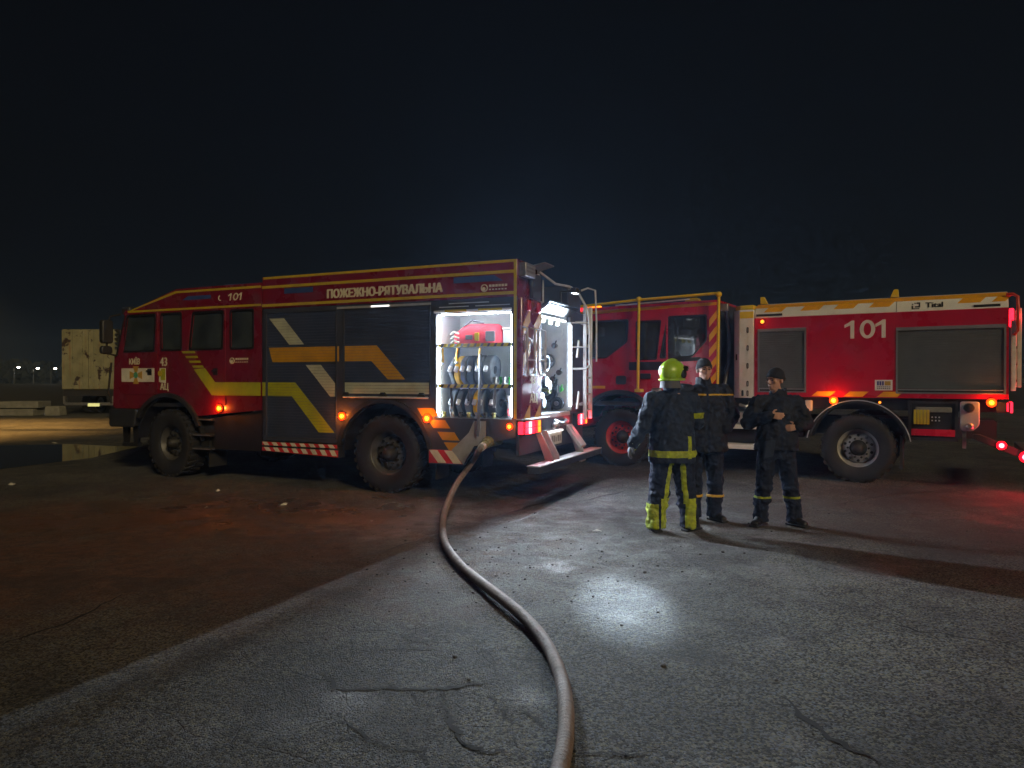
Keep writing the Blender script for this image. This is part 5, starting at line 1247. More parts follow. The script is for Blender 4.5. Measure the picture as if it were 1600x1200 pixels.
b = MB(); b.box(-2.71, -2.6, 0.06, 0.14, 1.1, 1.28); C('hydrant_bracket', 'paper', b, bevel=0.02)
b = MB(); b.box(-2.93, -2.87, 0.0, 0.06, 0.5, 0.86); C('extinguisher_bracket', 'steel', b, bevel=0.01)
b = MB(); b.box(-2.98, -2.88, 0.0, 0.08, 0.87, 1.0); C('side_lamp', 'lamp_red_soft', b, bevel=0.015)
for k, (x, z) in enumerate(((-3.75, 1.18), (-3.6, 1.22), (-3.65, 1.12))):
    b = MB(); b.tube([(x, 0.1, z), (x+0.12, 0.05, z-0.03), (x+0.2, 0.12, z+0.02)], 0.03, 8); C('air_line', 'steel', b, smooth=40)
b = MB(); b.box(-1.35, -1.31, 0.05, 0.4, 0.25, 0.75); C('mud_flap', 'rubber', b)
# rear ladder with red lit handrail
la = MB()
for y in (0.05, 0.42): la.box(0.1, 0.15, y, y+0.05, 1.5, 2.62)
l2 = C('ladder', 'white_stripe', la, bevel=0.006)
for k in range(5):
    b = MB(); b.box(0.11, 0.14, 0.1, 0.42, 1.58 + 0.24*k, 1.61 + 0.24*k); C('rung', 'steel', b, l2)
b = MB(); b.box(0.025, 0.085, 0.02, 0.08, 1.45, 2.45); C('corner_post', 'white_stripe', b, bevel=0.006)
b = MB(); b.tube([(-0.03, 0.06, 2.82), (0.05, 0.04, 2.82), (0.1, 0.02, 2.78), (0.105, 0.0, 2.6), (0.1, 0.0, 2.3), (0.06, 0.02, 2.24)], 0.022, 10); C('hand_rail', 'redcage', b, smooth=40)
b = MB(); b.box(0.005, 0.06, 0.03, 0.14, 2.36, 2.62); wl2 = C('warning_lamp', 'lamp_red', b, bevel=0.015)
point_light('warning_glow', wl2, (0.24, 0.1, 2.5), 5, (1.0, 0.03, 0.06), 0.05)
# ------------------------------------------------------------------ people
def voxel(b, name, size, smooth_it=4, disp=0.0, dscale=0.1):
    me = b.mesh(name)
    o = bpy.data.objects.new(name, me); COL.objects.link(o)
    r = o.modifiers.new('r', 'REMESH'); r.mode = 'VOXEL'; r.voxel_size = size; r.use_smooth_shade = True
    if smooth_it:
        s = o.modifiers.new('s', 'SMOOTH'); s.iterations = smooth_it; s.factor = 0.5
    if disp:
        tx = bpy.data.textures.new(name, 'CLOUDS'); tx.noise_scale = dscale; tx.noise_depth = 2
        d = o.modifiers.new('d', 'DISPLACE'); d.texture = tx; d.strength = disp; d.mid_level = 0.5; d.texture_coords = 'LOCAL'
    dg = bpy.context.evaluated_depsgraph_get()
    out = bpy.data.meshes.new_from_object(o.evaluated_get(dg)); out.name = name
    bpy.data.objects.remove(o)
    out.polygons.foreach_set('use_smooth', [True]*len(out.polygons))
    return out
def link_mesh(me, name, m, parent=None):
    o = bpy.data.objects.new(name, me); COL.objects.link(o)
    me.materials.clear(); me.materials.append(MATS[m])
    if parent is not None: o.parent = parent
    return o
def band_of(me, planes, name, m, parent, off=0.004):
    """a strip of applied tape: the part of a garment between cutting planes, lifted off along its normals"""
    bm = bmesh.new(); bm.from_mesh(me)
    for co, no in planes:
        bmesh.ops.bisect_plane(bm, geom=bm.verts[:] + bm.edges[:] + bm.faces[:], plane_co=co, plane_no=no, clear_outer=True)
    if not bm.faces:
        bm.free(); return None
    bm.normal_update()
    for v in bm.verts: v.co += v.normal * off
    out = bpy.data.meshes.new(name); bm.to_mesh(out); bm.free()
    out.polygons.foreach_set('use_smooth', [True]*len(out.polygons))
    return link_mesh(out, name, m, parent)
def zband(z0, z1): return [((0, 0, z1), (0, 0, 1)), ((0, 0, z0), (0, 0, -1))]

def add_hand(b, wrist, d, n, s=1.0, curl=0.5):
    """palm with four fingers of unequal length and a thumb from the side; d towards the fingertips, n palm normal"""
    d = Vector(d).normalized(); n = Vector(n); n = (n - d*n.dot(d)).normalized(); sd = d.cross(n)*s
    w = Vector(wrist)
    for k in (-1, 0, 1): b.cap(w + d*0.005 + sd*0.012*k, w + d*0.085 + sd*0.024*k, 0.017, 0.0155, 10)
    for k, L in enumerate((0.068, 0.078, 0.072, 0.056)):
        base = w + d*(0.09 - 0.004*abs(k-1)) + sd*(0.03 - 0.0205*k)
        a1 = curl*0.6; a2 = curl*1.5
        d1 = d*math.cos(a1) + n*math.sin(a1); d2 = d*math.cos(a2) + n*math.sin(a2)
        m = base + d1*L*0.52
        b.cap(base, m, 0.0098, 0.009, 8); b.cap(m, m + d2*L*0.48, 0.009, 0.0075, 8)
    tb = w + d*0.03 + sd*0.034
    t1_ = (d*0.6 + sd*0.62 + n*0.5).normalized(); t2 = (d*0.85 + sd*0.15 + n*0.5).normalized()
    b.cap(tb - sd*0.012, tb + t1_*0.036, 0.013, 0.0108, 8); b.cap(tb + t1_*0.036, tb + t1_*0.036 + t2*0.03, 0.0105, 0.0085, 8)

def add_head(b, c, yaw, pitch=0.0):
    """c: centre of the head; yaw 0 looks at the viewer (-y)"""
    rot = Matrix.Rotation(yaw, 3, 'Z') @ Matrix.Rotation(pitch, 3, 'X'); c = Vector(c)
    def e(p, rx, ry, rz): b.ell(c + rot @ Vector(p), rx, ry, rz, 14, 10, rot)
    e((0, 0.01, 0.035), 0.076, 0.095, 0.092); e((0, -0.02, -0.035), 0.062, 0.072, 0.075); e((0, -0.045, -0.085), 0.04, 0.042, 0.03)
    e((0, -0.083, 0.03), 0.05, 0.016, 0.014)                                     # brow
    e((0, -0.1, -0.012), 0.012, 0.018, 0.026); e((0, -0.108, -0.026), 0.016, 0.014, 0.011)  # nose
    e((0, -0.088, -0.058), 0.026, 0.012, 0.006); e((0, -0.085, -0.069), 0.022, 0.012, 0.007)  # lips
    for s in (-1, 1):
        e((0.045*s, -0.066, -0.012), 0.022, 0.02, 0.02); e((0.078*s, 0.012, -0.005), 0.011, 0.02, 0.032)
    return rot, c

def person(loc, J, label, cfg):
    """J: joints in the person's frame, x right for the viewer, y away"""
    V = {k: Vector(v) for k, v in J.items()}
    body = MB()
    rot, hc_ = add_head(body, V['head'], cfg['yaw'], cfg.get('pitch', 0))
    body.cap(V['head'] + Vector((0, 0.01, -0.06)), V['neck'] - Vector((0, 0, 0.05)), 0.056, 0.062)
    px, pyy = V['pelvis'].x, V['pelvis'].y
    body.loft([(px, pyy, V['pelvis'].z-0.1, 0.14, 0.1), (px, pyy, V['pelvis'].z+0.04, 0.155, 0.11), (V['neck'].x*.5+px*.5, pyy, (V['pelvis'].z+V['neck'].z)/2, 0.14, 0.1), (V['neck'].x, V['neck'].y, V['neck'].z-0.14, 0.165, 0.11), (V['neck'].x, V['neck'].y, V['neck'].z-0.03, 0.09, 0.07)])
    for s in 'lr':
        body.cap(V['hip'+s], V['knee'+s], 0.082, 0.056); body.cap(V['knee'+s], V['ank'+s], 0.056, 0.04)
        body.cap(V['ank'+s] - Vector((0, 0, 0.03)), V['toe'+s].lerp(V['ank'+s], 0.3), 0.03, 0.022)
        body.cap(V['sh'+s], V['el'+s], 0.052, 0.04); body.cap(V['el'+s], V['wr'+s], 0.041, 0.027)
        body.cap(V['neck'] - Vector((0, 0, 0.09)), V['sh'+s], 0.045, 0.048)
        hd, hn, hs, cu = cfg['hand'][s]
        add_hand(body, V['wr'+s], hd, hn, hs, cu)
    pm = voxel(body, 'person', 0.0065, 2)
    P = link_mesh(pm, 'person', 'skin'); P.location = loc
    tag(P, label, 'person')
    # trousers
    tr = MB(); g_ = cfg['leg']
    tr.loft([(px, pyy, V['hipl'].z-0.1, 0.17, 0.125), (px, pyy, V['pelvis'].z, 0.185, 0.14), (px, pyy, V['pelvis'].z+0.14, 0.175, 0.13)])
    for s in 'lr':
        a, k, n = V['hip'+s], V['knee'+s], V['ank'+s]
        tr.cap(a, k, g_[0], g_[1]); tr.cap(k, n + Vector((0, 0, 0.06)), g_[1], g_[2]); tr.tube([n + Vector((0, 0, 0.12)), n + Vector((0, 0, -0.055 + cfg.get('cuff', 0.0)))], [g_[2]*0.98, g_[2]*1.06], 16)
        tr.ell(k + Vector((0, -0.015, -0.05)), g_[1]*1.08, g_[1]*1.08, 0.05); tr.ell(n + Vector((0, 0.01, 0.13)), g_[2]*1.12, g_[2]*1.14, 0.04); tr.ell(k.lerp(n, 0.5), g_[2]*1.18, g_[2]*1.2, 0.06)
    tm = voxel(tr, 'trousers', 0.01, 2, 0.045, 0.06)
    T = link_mesh(tm, 'trousers', 'trousers', P)
    # jacket
    jk = MB(); t_ = cfg['torso']
    mid = V['pelvis'].lerp(V['neck'], 0.5)
    hz = cfg['hem']
    jk.loft([(px, pyy, hz, t_[0]*0.93, t_[1]), (px, pyy, hz+0.12, t_[0]*0.92, t_[1]*1.02), (mid.x, mid.y, mid.z, t_[0]*0.84, t_[1]*0.95), (V['neck'].x, V['neck'].y, V['neck'].z-0.22, t_[0]*0.86, t_[1]*0.98), (V['neck'].x, V['neck'].y, V['neck'].z-0.13, t_[0]*0.7, t_[1]*0.8), (V['neck'].x, V['neck'].y, V['neck'].z-0.04, t_[0]*0.38, t_[1]*0.6)], 24)
    for s in 'lr':
        a, e_, w_ = V['sh'+s], V['el'+s], V['wr'+s]; g_ = cfg['arm']
        jk.cap(V['neck'] - Vector((0, 0, 0.075)), a, 0.07, g_[0]*0.94); jk.cap(a, e_, g_[0], g_[1]); jk.cap(e_, e_.lerp(w_, 0.93), g_[1], g_[2])
        jk.ell(e_, g_[1]*1.08, g_[1]*1.08, g_[1]*1.08); jk.ell(a.lerp(e_, 0.55), g_[0]*1.02, g_[0]*1.02, g_[0]*0.8); jk.ell(e_.lerp(w_, 0.5), g_[2]*1.25, g_[2]*1.25, g_[2]*1.1)
    ck = V['neck'] + Vector((0, 0.005, 0.0))
    jk.lathe([(0.078, -0.06), (0.085, 0.0), (0.082, cfg['collar']), (0.066, cfg['collar']), (0.064, -0.06)], ck, 'z', 20)
    jm = voxel(jk, 'jacket', 0.01, 2, 0.048, 0.065)
    Jk = link_mesh(jm, 'jacket', cfg['jacket'], P)
    # boots
    for s in 'lr':
        n, t2 = V['ank'+s], V['toe'+s]
        bo = MB(); d = (t2 - n); d.z = 0; d.normalize(); sdv = Vector((-d.y, d.x, 0))
        bo.cap(n + Vector((0, 0, 0.08)), n - Vector((0, 0, 0.02)), 0.056, 0.05)
        h = Vector((n.x, n.y, 0.045)) - d*0.035
        bo.cap(h, Vector((t2.x, t2.y, 0.04)), 0.045, 0.042); bo.cap(n, Vector((t2.x, t2.y, 0.05)).lerp(h, 0.35), 0.05, 0.05)
        bo.cap(h + sdv*0.012, Vector((t2.x, t2.y, 0.038)) + sdv*0.014, 0.038, 0.036); bo.cap(h - sdv*0.012, Vector((t2.x, t2.y, 0.038)) - sdv*0.012, 0.038, 0.036)
        bm_ = voxel(bo, 'boot', 0.008, 3)
        for v in bm_.vertices: v.co.z = max(v.co.z, 0.004)
        bt = link_mesh(bm_, 'boot', 'boot', P)
        so_ = MB(); so_.obox((h + (t2-h)*0.5)[:2] + (0.014,), d*((t2-h).length/2 + 0.045), sdv*0.05, (0, 0, 0.012)); so_.build('sole', 'rubber', bt, bevel=0.01)
    # pockets, flaps and zip give the cloth its seams
    fy = cfg.get('front', -1)
    for sx in (-1, 1):
        for zz, hw_, hh_ in ((hz + 0.13, 0.065, 0.07), (V['neck'].z - 0.27, 0.055, 0.06)):
            band_of(jm, [((0, 0, zz + hh_), (0, 0, 1)), ((0, 0, zz - hh_), (0, 0, -1)), ((px + sx*0.115 + hw_, 0, 0), (1, 0, 0)), ((px + sx*0.115 - hw_, 0, 0), (-1, 0, 0)), ((0, fy*0.09, 0), (0, -fy, 0))], 'pocket', cfg['jacket'], Jk, 0.012)
            band_of(jm, [((0, 0, zz + hh_), (0, 0, 1)), ((0, 0, zz + hh_ - 0.035), (0, 0, -1)), ((px + sx*0.115 + hw_ + 0.005, 0, 0), (1, 0, 0)), ((px + sx*0.115 - hw_ - 0.005, 0, 0), (-1, 0, 0)), ((0, fy*0.09, 0), (0, -fy, 0))], 'pocket_flap', cfg['jacket'], Jk, 0.018)
    if fy < 0: band_of(jm, [((px + 0.012, 0, 0), (1, 0, 0)), ((px - 0.012, 0, 0), (-1, 0, 0)), ((0, -0.06, 0), (0, 1, 0))], 'zip', 'trousers', Jk, 0.006)
    # eyes and brows
    for s in (-1, 1):
        b = MB(); b.ell(hc_ + rot @ Vector((0.03*s, -0.083, 0.008)), 0.013, 0.01, 0.008, 10, 7, rot); b.build('eye', 'ink', P, smooth=60)
        b = MB(); b.cap(hc_ + rot @ Vector((0.016*s, -0.097, 0.03)), hc_ + rot @ Vector((0.046*s, -0.086, 0.031)), 0.005, 0.004, 6); b.build('eyebrow', 'hair', P)
    return P, T, tm, Jk, jm, rot, hc_

def beanie(P, rot, c, roll=True):
    b = MB(); b.ell(c + rot @ Vector((0, 0.016, 0.042)), 0.087, 0.107, 0.1, 22, 14, rot)
    bm = bmesh.new(); bm.from_mesh(b.mesh('beanie'))
    bmesh.ops.bisect_plane(bm, geom=bm.verts[:] + bm.edges[:] + bm.faces[:], plane_co=c + rot @ Vector((0, 0, 0.02)), plane_no=rot @ Vector((0, -0.3, -1)), clear_outer=True)
    me = bpy.data.meshes.new('beanie'); bm.to_mesh(me); bm.free(); me.polygons.foreach_set('use_smooth', [True]*len(me.polygons))
    o = link_mesh(me, 'beanie', 'wool', P)
    b = MB()
    ring = [c + rot @ Vector((0.083*math.cos(R(a)), 0.016 + 0.102*math.sin(R(a)), 0.03 - 0.03*math.sin(R(a)))) for a in range(0, 360, 15)]
    b.tube(ring, 0.009, 8, closed=True, flat=2.6); b.build('brim', 'wool', o, smooth=60)
    return o

# person in helmet, seen from behind
J = dict(head=(0.005, 0.0, 1.655), neck=(0.0, 0.02, 1.50), pelvis=(0.0, 0.0, 0.86), hipl=(-0.10, 0, 0.82), hipr=(0.10, 0, 0.82), kneel=(-0.135, 0.02, 0.46), kneer=(0.155, 0.03, 0.46),
         ankl=(-0.17, 0.0, 0.10), ankr=(0.19, 0.03, 0.10), toel=(-0.19, 0.13, 0.04), toer=(0.29, 0.11, 0.04),
         shl=(-0.2, 0.01, 1.40), shr=(0.2, 0.02, 1.40), ell=(-0.30, 0.03, 1.12), elr=(0.29, 0.10, 1.15), wrl=(-0.40, 0.08, 0.92), wrr=(0.20, 0.32, 1.22))
P1, T, tm, Jk, jm, rot, hc_ = person((1.70, 7.53, 0), J, 'person in yellow-green helmet and dark turnout gear seen from behind', dict(
    yaw=R(180 - 48), pitch=R(-6), hand={'l': ((-0.5, 0.1, -1), (1, 0, 0), 1, 0.7), 'r': ((-0.5, 0.6, 0.5), (-1, 0, 0), 1, 0.5)}, leg=(0.122, 0.106, 0.096), cuff=0.0, torso=(0.265, 0.185), hem=0.74, arm=(0.094, 0.08, 0.068), collar=0.075, jacket='jacket_navy', front=1))
band_of(jm, zband(0.80, 0.87), 'reflective_band', 'fabric_lime', Jk)
band_of(jm, zband(0.79, 1.02) + [((0.165, 0, 0), (1, 0, 0)), ((0.125, 0, 0), (-1, 0, 0)), ((0, 0, 0), (0, 1, 0))], 'reflective_band', 'fabric_lime', Jk, 0.009)
band_of(tm, zband(0.02, 0.36) + [((-0.135, 0, 0), (-1, 0, 0)), ((0, 0, 0), (1, 0, 0))], 'reflective_panel', 'fabric_lime', T)
band_of(tm, zband(0.02, 0.36) + [((0.13, 0, 0), (-1, 0, 0)), ((0.24, 0, 0), (1, 0, 0))], 'reflective_panel', 'fabric_lime', T)
band_of(tm, zband(0.02, 0.30) + [((-0.16, 0, 0), (1, 0, 0))], 'reflective_panel', 'fabric_lime', T, 0.006)
band_of(tm, zband(0.30, 0.76) + [((0.20, 0, 0), (1, 0, 0.12)), ((0.15, 0, 0), (-1, 0, -0.12)), ((0, 0.02, 0), (0, 1, 0))], 'reflective_band', 'fabric_lime', T, 0.006)
band_of(tm, zband(0.28, 0.76) + [((-0.115, 0, 0), (1, 0, -0.15)), ((-0.165, 0, 0), (-1, 0, 0.15)), ((0, 0.0, 0), (0, 1, 0))], 'reflective_band', 'fabric_lime', T, 0.006)
hc2 = hc_ + Vector((0, 0, 0.045))
b = MB(); b.ell(hc2 + rot @ Vector((0, 0.015, 0.0)), 0.128, 0.158, 0.128, 26, 16, rot)
bm = bmesh.new(); bm.from_mesh(b.mesh('helmet'))
bmesh.ops.bisect_plane(bm, geom=bm.verts[:] + bm.edges[:] + bm.faces[:], plane_co=hc2 + rot @ Vector((0, 0, -0.085)), plane_no=rot @ Vector((0, 0.1, -1)), clear_outer=True)
me = bpy.data.meshes.new('helmet'); bm.to_mesh(me); bm.free(); me.polygons.foreach_set('use_smooth', [True]*len(me.polygons))
H = link_mesh(me, 'helmet', 'helmet', P1)
b = MB(); b.tube([hc2 + rot @ Vector((0.118*math.cos(R(a)), 0.02 + 0.148*math.sin(R(a)), -0.085 + 0.012*math.sin(R(a)))) for a in range(0, 360, 15)], 0.012, 8, closed=True); b.build('helmet_rim', 'helmet', H, smooth=60)
b = MB(); b.tube([hc2 + rot @ Vector((0, 0.015 + 0.156*math.cos(R(a)), 0.126*math.sin(R(a)))) for a in range(20, 165, 12)], 0.014, 8, flat=1.2); b.build('helmet_ridge', 'helmet', H, smooth=60)
for s in (-1, 1):
    b = MB(); b.ell(hc2 + rot @ Vector((0.124*s, -0.02, -0.03)), 0.02, 0.05, 0.045, 14, 10, rot); b.build('ear_shell', 'visor', H, smooth=60)
b = MB(); b.tube([hc2 + rot @ Vector((0.132*math.sin(R(a)), 0.0 - 0.158*math.cos(R(a)), 0.02)) for a in range(-80, 81, 10)], 0.03, 8, flat=1.0); b.build('visor', 'visor', H, smooth=60)
b = MB(); b.loft([((hc_ + rot @ Vector((0, 0.05, -0.09))).x, (hc_ + rot @ Vector((0, 0.05, -0.09))).y, hc_.z-0.13, 0.11, 0.11), ((hc_ + rot @ Vector((0, 0.05, 0))).x, (hc_ + rot @ Vector((0, 0.05, 0))).y, hc_.z-0.04, 0.1, 0.1)]); b.build('neck_guard', 'glove', H, smooth=50)
for s, h in (('l', J['wrl']), ('r', J['wrr'])):
    e_ = Vector(J['el'+s]); w_ = Vector(h); d = (w_-e_).normalized()
    b = MB(); b.tube([w_ - d*0.05, w_ + d*0.015], [0.066, 0.05], 12); b.build('glove_cuff', 'glove_cuff' if s == 'l' else 'fabric_lime', P1, smooth=40)
    gl = MB(); add_hand(gl, w_, ((-0.5, 0.1, -1) if s == 'l' else (-0.5, 0.6, 0.5)), ((1, 0, 0) if s == 'l' else (-1, 0, 0)), 1, 0.7 if s == 'l' else 0.5)
    gm = voxel(gl, 'glove', 0.005, 1)
    for v, nn in zip(gm.vertices, [v.normal.copy() for v in gm.vertices]): v.co += nn*0.005
    link_mesh(gm, 'glove', 'glove', P1)
band_of(jm, [((0.19, 0.02, 1.2), (0, 0, -1)), ((0.3, 0.1, 1.26), (0, 0, 1)), ((0.22, 0, 0), (-1, 0, 0))], 'reflective_band', 'fabric_lime', Jk, 0.006)

# broad person facing the camera
J = dict(head=(0.0, 0.0, 1.72), neck=(0.0, 0.03, 1.57), pelvis=(0.0, 0.0, 0.93), hipl=(-0.11, 0, 0.88), hipr=(0.11, 0, 0.88), kneel=(-0.12, -0.01, 0.48), kneer=(0.125, -0.01, 0.48),
         ankl=(-0.12, 0.0, 0.10), ankr=(0.12, 0.0, 0.10), toel=(-0.15, -0.12, 0.04), toer=(0.18, -0.12, 0.04),
         shl=(-0.23, 0.02, 1.47), shr=(0.23, 0.02, 1.47), ell=(-0.32, 0.0, 1.2), elr=(0.33, 0.02, 1.2), wrl=(-0.2, -0.14, 1.05), wrr=(0.2, -0.14, 1.05))
P2, T, tm, Jk, jm, rot, hc_ = person((2.20, 8.12, 0), J, 'broad person in dark jacket and knit hat facing the camera, behind the helmeted one', dict(
    yaw=R(4), hand={'l': ((0.7, 0.2, -0.5), (0, 1, 0), 1, 0.8), 'r': ((-0.7, 0.2, -0.5), (0, 1, 0), -1, 0.8)}, leg=(0.112, 0.092, 0.082), torso=(0.285, 0.21), hem=0.80, arm=(0.094, 0.08, 0.064), collar=0.07, jacket='jacket_black'))
beanie(P2, rot, hc_)
band_of(jm, zband(1.432, 1.45) + [((0, -0.02, 0), (0, 1, 0))], 'piping', 'fabric_amber', Jk)
band_of(tm, zband(0.28, 0.305), 'reflective_band', 'fabric_amber', T)

# person on the right, looking left
J = dict(head=(-0.015, 0.0, 1.605), neck=(0.03, 0.03, 1.455), pelvis=(0.0, 0.0, 0.88), hipl=(-0.1, 0, 0.84), hipr=(0.1, 0, 0.84), kneel=(-0.14, -0.01, 0.46), kneer=(0.15, -0.01, 0.46),
         ankl=(-0.17, 0.0, 0.10), ankr=(0.19, -0.02, 0.10), toel=(-0.27, -0.1, 0.04), toer=(0.26, -0.13, 0.04),
         shl=(-0.19, 0.02, 1.36), shr=(0.22, 0.02, 1.36), ell=(-0.33, -0.02, 1.13), elr=(0.35, 0.03, 1.13), wrl=(-0.16, -0.23, 1.23), wrr=(0.17, -0.17, 1.1))
P3, T, tm, Jk, jm, rot, hc_ = person((2.925, 7.85, 0), J, 'person in dark uniform and knit hat looking left, hand raised to the belly', dict(
    yaw=R(-58), pitch=R(4), hand={'l': ((0.95, -0.1, -0.08), (0, 1, 0.1), 1, 0.3), 'r': ((-0.9, -0.1, -0.1), (0, 1, 0), -1, 0.7)}, leg=(0.105, 0.088, 0.078), torso=(0.25, 0.18), hem=0.84, arm=(0.088, 0.074, 0.058), collar=0.055, jacket='jacket_black'))
beanie(P3, rot, hc_)
band_of(tm, zband(0.305, 0.33), 'reflective_band', 'fabric_lime', T)
b = MB(); b.obox((-0.16, -0.215, 0.86), (0.06, 0, 0.01), (0, 0.02, 0), (0.015, 0, 0.1)); b.build('belt_pouch', 'jacket_navy', P3, bevel=0.02)
# ------------------------------------------------------------------ background: trailer, slabs, lamps, litter
def rusty_material():
    m, t, b, o = nt_of('rusty_panel')
    N, L = t.nodes, t.links
    tc = N.new('ShaderNodeTexCoord')
    def nz(scale, det, r, mapscale=(1, 1, 1)):
        mp = N.new('ShaderNodeMapping'); mp.inputs['Scale'].default_value = mapscale; L.new(tc.outputs['Object'], mp.inputs[0])
        n = N.new('ShaderNodeTexNoise'); n.inputs['Scale'].default_value = scale; n.inputs['Detail'].default_value = det; n.inputs['Roughness'].default_value = r
        L.new(mp.outputs[0], n.inputs['Vector']); return n.outputs['Fac']
    def rg(s, a, b_, c, d):
        r = N.new('ShaderNodeMapRange'); r.interpolation_type = 'SMOOTHSTEP'
        for i, v in enumerate((a, b_, c, d)): r.inputs[i+1].default_value = v
        L.new(s, r.inputs[0]); return r.outputs[0]
    def mx(f, a, c):
        x = N.new('ShaderNodeMixRGB'); L.new(f, x.inputs[0])
        for i, v in ((1, a), (2, c)):
            if isinstance(v, tuple): x.inputs[i].default_value = (*v, 1)
            else: L.new(v, x.inputs[i])
        return x.outputs[0]
    base = mx(rg(nz(1.5, 6, 0.6), 0.3, 0.7, 0, 1), (0.17, 0.165, 0.095), (0.27, 0.26, 0.16))
    base = mx(rg(nz(2.2, 8, 0.65, (3, 1, 0.25)), 0.54, 0.68, 0, 0.7), base, (0.22, 0.11, 0.04))
    base = mx(rg(nz(1.3, 9, 0.7), 0.56, 0.585, 0, 1), base, (0.035, 0.017, 0.012))
    L.new(base, b.inputs['Base Color']); b.inputs['Roughness'].default_value = 0.75
    MATS['rusty_panel'] = m
rusty_material()
TR = empty('box_trailer', (-19.1, 32.0, 0), 0, 'rusty pale box trailer parked far left beyond the puddle', 'trailer')
b = MB(); b.box(-1.22, 1.22, 0.06, 9.0, 1.12, 3.86); b.build('box', 'rusty_panel', TR, bevel=0.02)
for x0, x1 in ((-1.2, -0.01), (0.01, 1.2)):
    b = MB(); b.box(x0, x1, 0.0, 0.055, 1.16, 3.82); b.build('rear_door', 'rusty_panel', TR, bevel=0.012)
for x in (-0.7, -0.25, 0.25, 0.7):
    b = MB(); b.tube([(x, -0.03, 1.18), (x, -0.03, 3.8)], 0.018, 8); b.build('lock_rod', 'rusty_panel', TR)
for k in range(5):
    b = MB(); b.box(1.2, 1.36, -0.02, 0.05, 3.0 + 0.2*k, 3.07 + 0.2*k); b.build('hinge', 'black', TR)
b = MB(); b.box(1.36, 1.4, -0.02, 0.05, 2.7, 3.85); b.build('hinge_post', 'black', TR)
b = MB(); b.box(-1.2, 1.2, 0.1, 8.9, 0.85, 1.12); b.build('frame', 'chassis', TR)
b = MB(); b.box(-1.1, 1.1, 0.0, 0.1, 0.42, 0.56); b.build('under_run_bar', 'steel', TR, bevel=0.02)
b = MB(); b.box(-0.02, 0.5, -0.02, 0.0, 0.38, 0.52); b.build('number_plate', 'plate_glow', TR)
for x in (-0.95, -0.6, 0.6, 0.95):
    w = make_wheel(TR, (x, 1.6, 0.5), 0.5, 0.28, 'rim_grey', 0.26, -1)
    w.rotation_euler = (0, 0, R(90 if x > 0 else -90))
b = MB(); b.box(-1.15, -1.05, 0.0, 0.2, 0.5, 0.85); b.box(1.05, 1.15, 0.0, 0.2, 0.5, 0.85); b.build('bar_hanger', 'steel', TR)
# stacked concrete slabs and a kerb block
for k, (x, y, w, z, lab) in enumerate(((-21.9, 31.5, 1.9, 0.0, 'lower pale concrete slab in the stack at far left'), (-21.7, 31.6, 1.7, 0.33, 'upper pale concrete slab in the stack at far left'))):
    b = MB(); b.box(-w/2, w/2, -0.5, 0.5, 0, 0.3)
    o = b.build('concrete_slab', 'concrete', None, bevel=0.03); o.location = (x, y, z + 0.005*k); o.rotation_euler = (0, 0, R(4*k)); tag(o, lab, 'slab', 'concrete slabs at far left')
b = MB(); b.prism(rpoly([(-0.35, 0), (0.35, 0), (0.3, 0.42), (-0.3, 0.42)], 0.05), -0.25, 0.25); o = b.build('concrete_block', 'concrete', None, bevel=0.02); o.location = (-20.2, 31.4, 0); tag(o, 'small pale concrete block beside the trailer', 'block')
# rubble heap on the frame's left edge
rnd = random.Random(5); b = MB()
for k in range(26):
    r = rnd.uniform(0.08, 0.3); b.ell((rnd.gauss(0, 0.55), rnd.gauss(0, 0.3), r*0.6 + max(0, 0.35 - abs(rnd.gauss(0, 0.4)))*0.9), r*rnd.uniform(.8, 1.3), r, r*0.7, 6, 5, Matrix.Rotation(rnd.uniform(0, 3), 3, 'Z'))
o = b.build('rubble_heap', 'concrete'); o.location = (-23.0, 31.8, 0); tag(o, 'heap of broken pale rubble at the left edge', 'rubble')
# far lamps
def street_lamp(x, y, h, m, label, r, group=None, e=0, col=(1, 1, 1), arm=1.2):
    s = empty('street_lamp', (x, y, 0), 0, label, 'street lamp', group)
    b = MB(); b.tube([(0, 0, 0), (0, 0, h*0.5), (0, 0, h)], [0.1, 0.08, 0.05], 8); b.build('post', 'post_metal', s)
    b = MB(); b.tube([(0, 0, h-0.02), (arm*0.4, 0, h+0.2), (arm, 0, h+0.22)], 0.035, 8); b.build('arm', 'post_metal', s)
    b = MB(); b.box(arm-0.15, arm+0.45, -0.13, 0.13, h+0.18, h+0.3); b.build('lamp_head', 'post_metal', s, bevel=0.03)
    b = MB(); b.ell((arm+0.15, 0, h+0.17), r*1.5, r, r*0.7, 10, 6); b.build('lens', m, s, smooth=60)
    if e:
        d = bpy.data.lights.new('lamp_glow', 'SPOT'); d.energy = e; d.color = col; d.shadow_soft_size = 0.12; d.spot_size = R(104); d.spot_blend = 0.6
        o = bpy.data.objects.new('lamp_glow', d); COL.objects.link(o); o.parent = s; o.location = (arm+0.15, 0, h-0.02)
for k, (px, py, r) in enumerate(((29, 574, 0.28), (38, 575, 0.3), (45.5, 575, 0.3), (54, 576, 0.32), (69, 576, 0.62), (39, 586, 0.2))):
    Y = 210.0; x = (px - 800)/1109*Y - 1.35; h = 1.62 + (592 - py)/1109*Y - 0.17
    street_lamp(x, Y + 6*k, h, 'lamp_far', ('first', 'second', 'third', 'fourth', 'rightmost, brightest', 'low dim')[k] + ' white lamp in the distant row at far left', r, 'distant lamps at far left')
street_lamp(-17.6, 22.5, 6.6, 'lamp_sodium', 'orange sodium street lamp beyond the left edge', 0.12, None, 5200, (1.0, 0.5, 0.12), arm=-1.5)
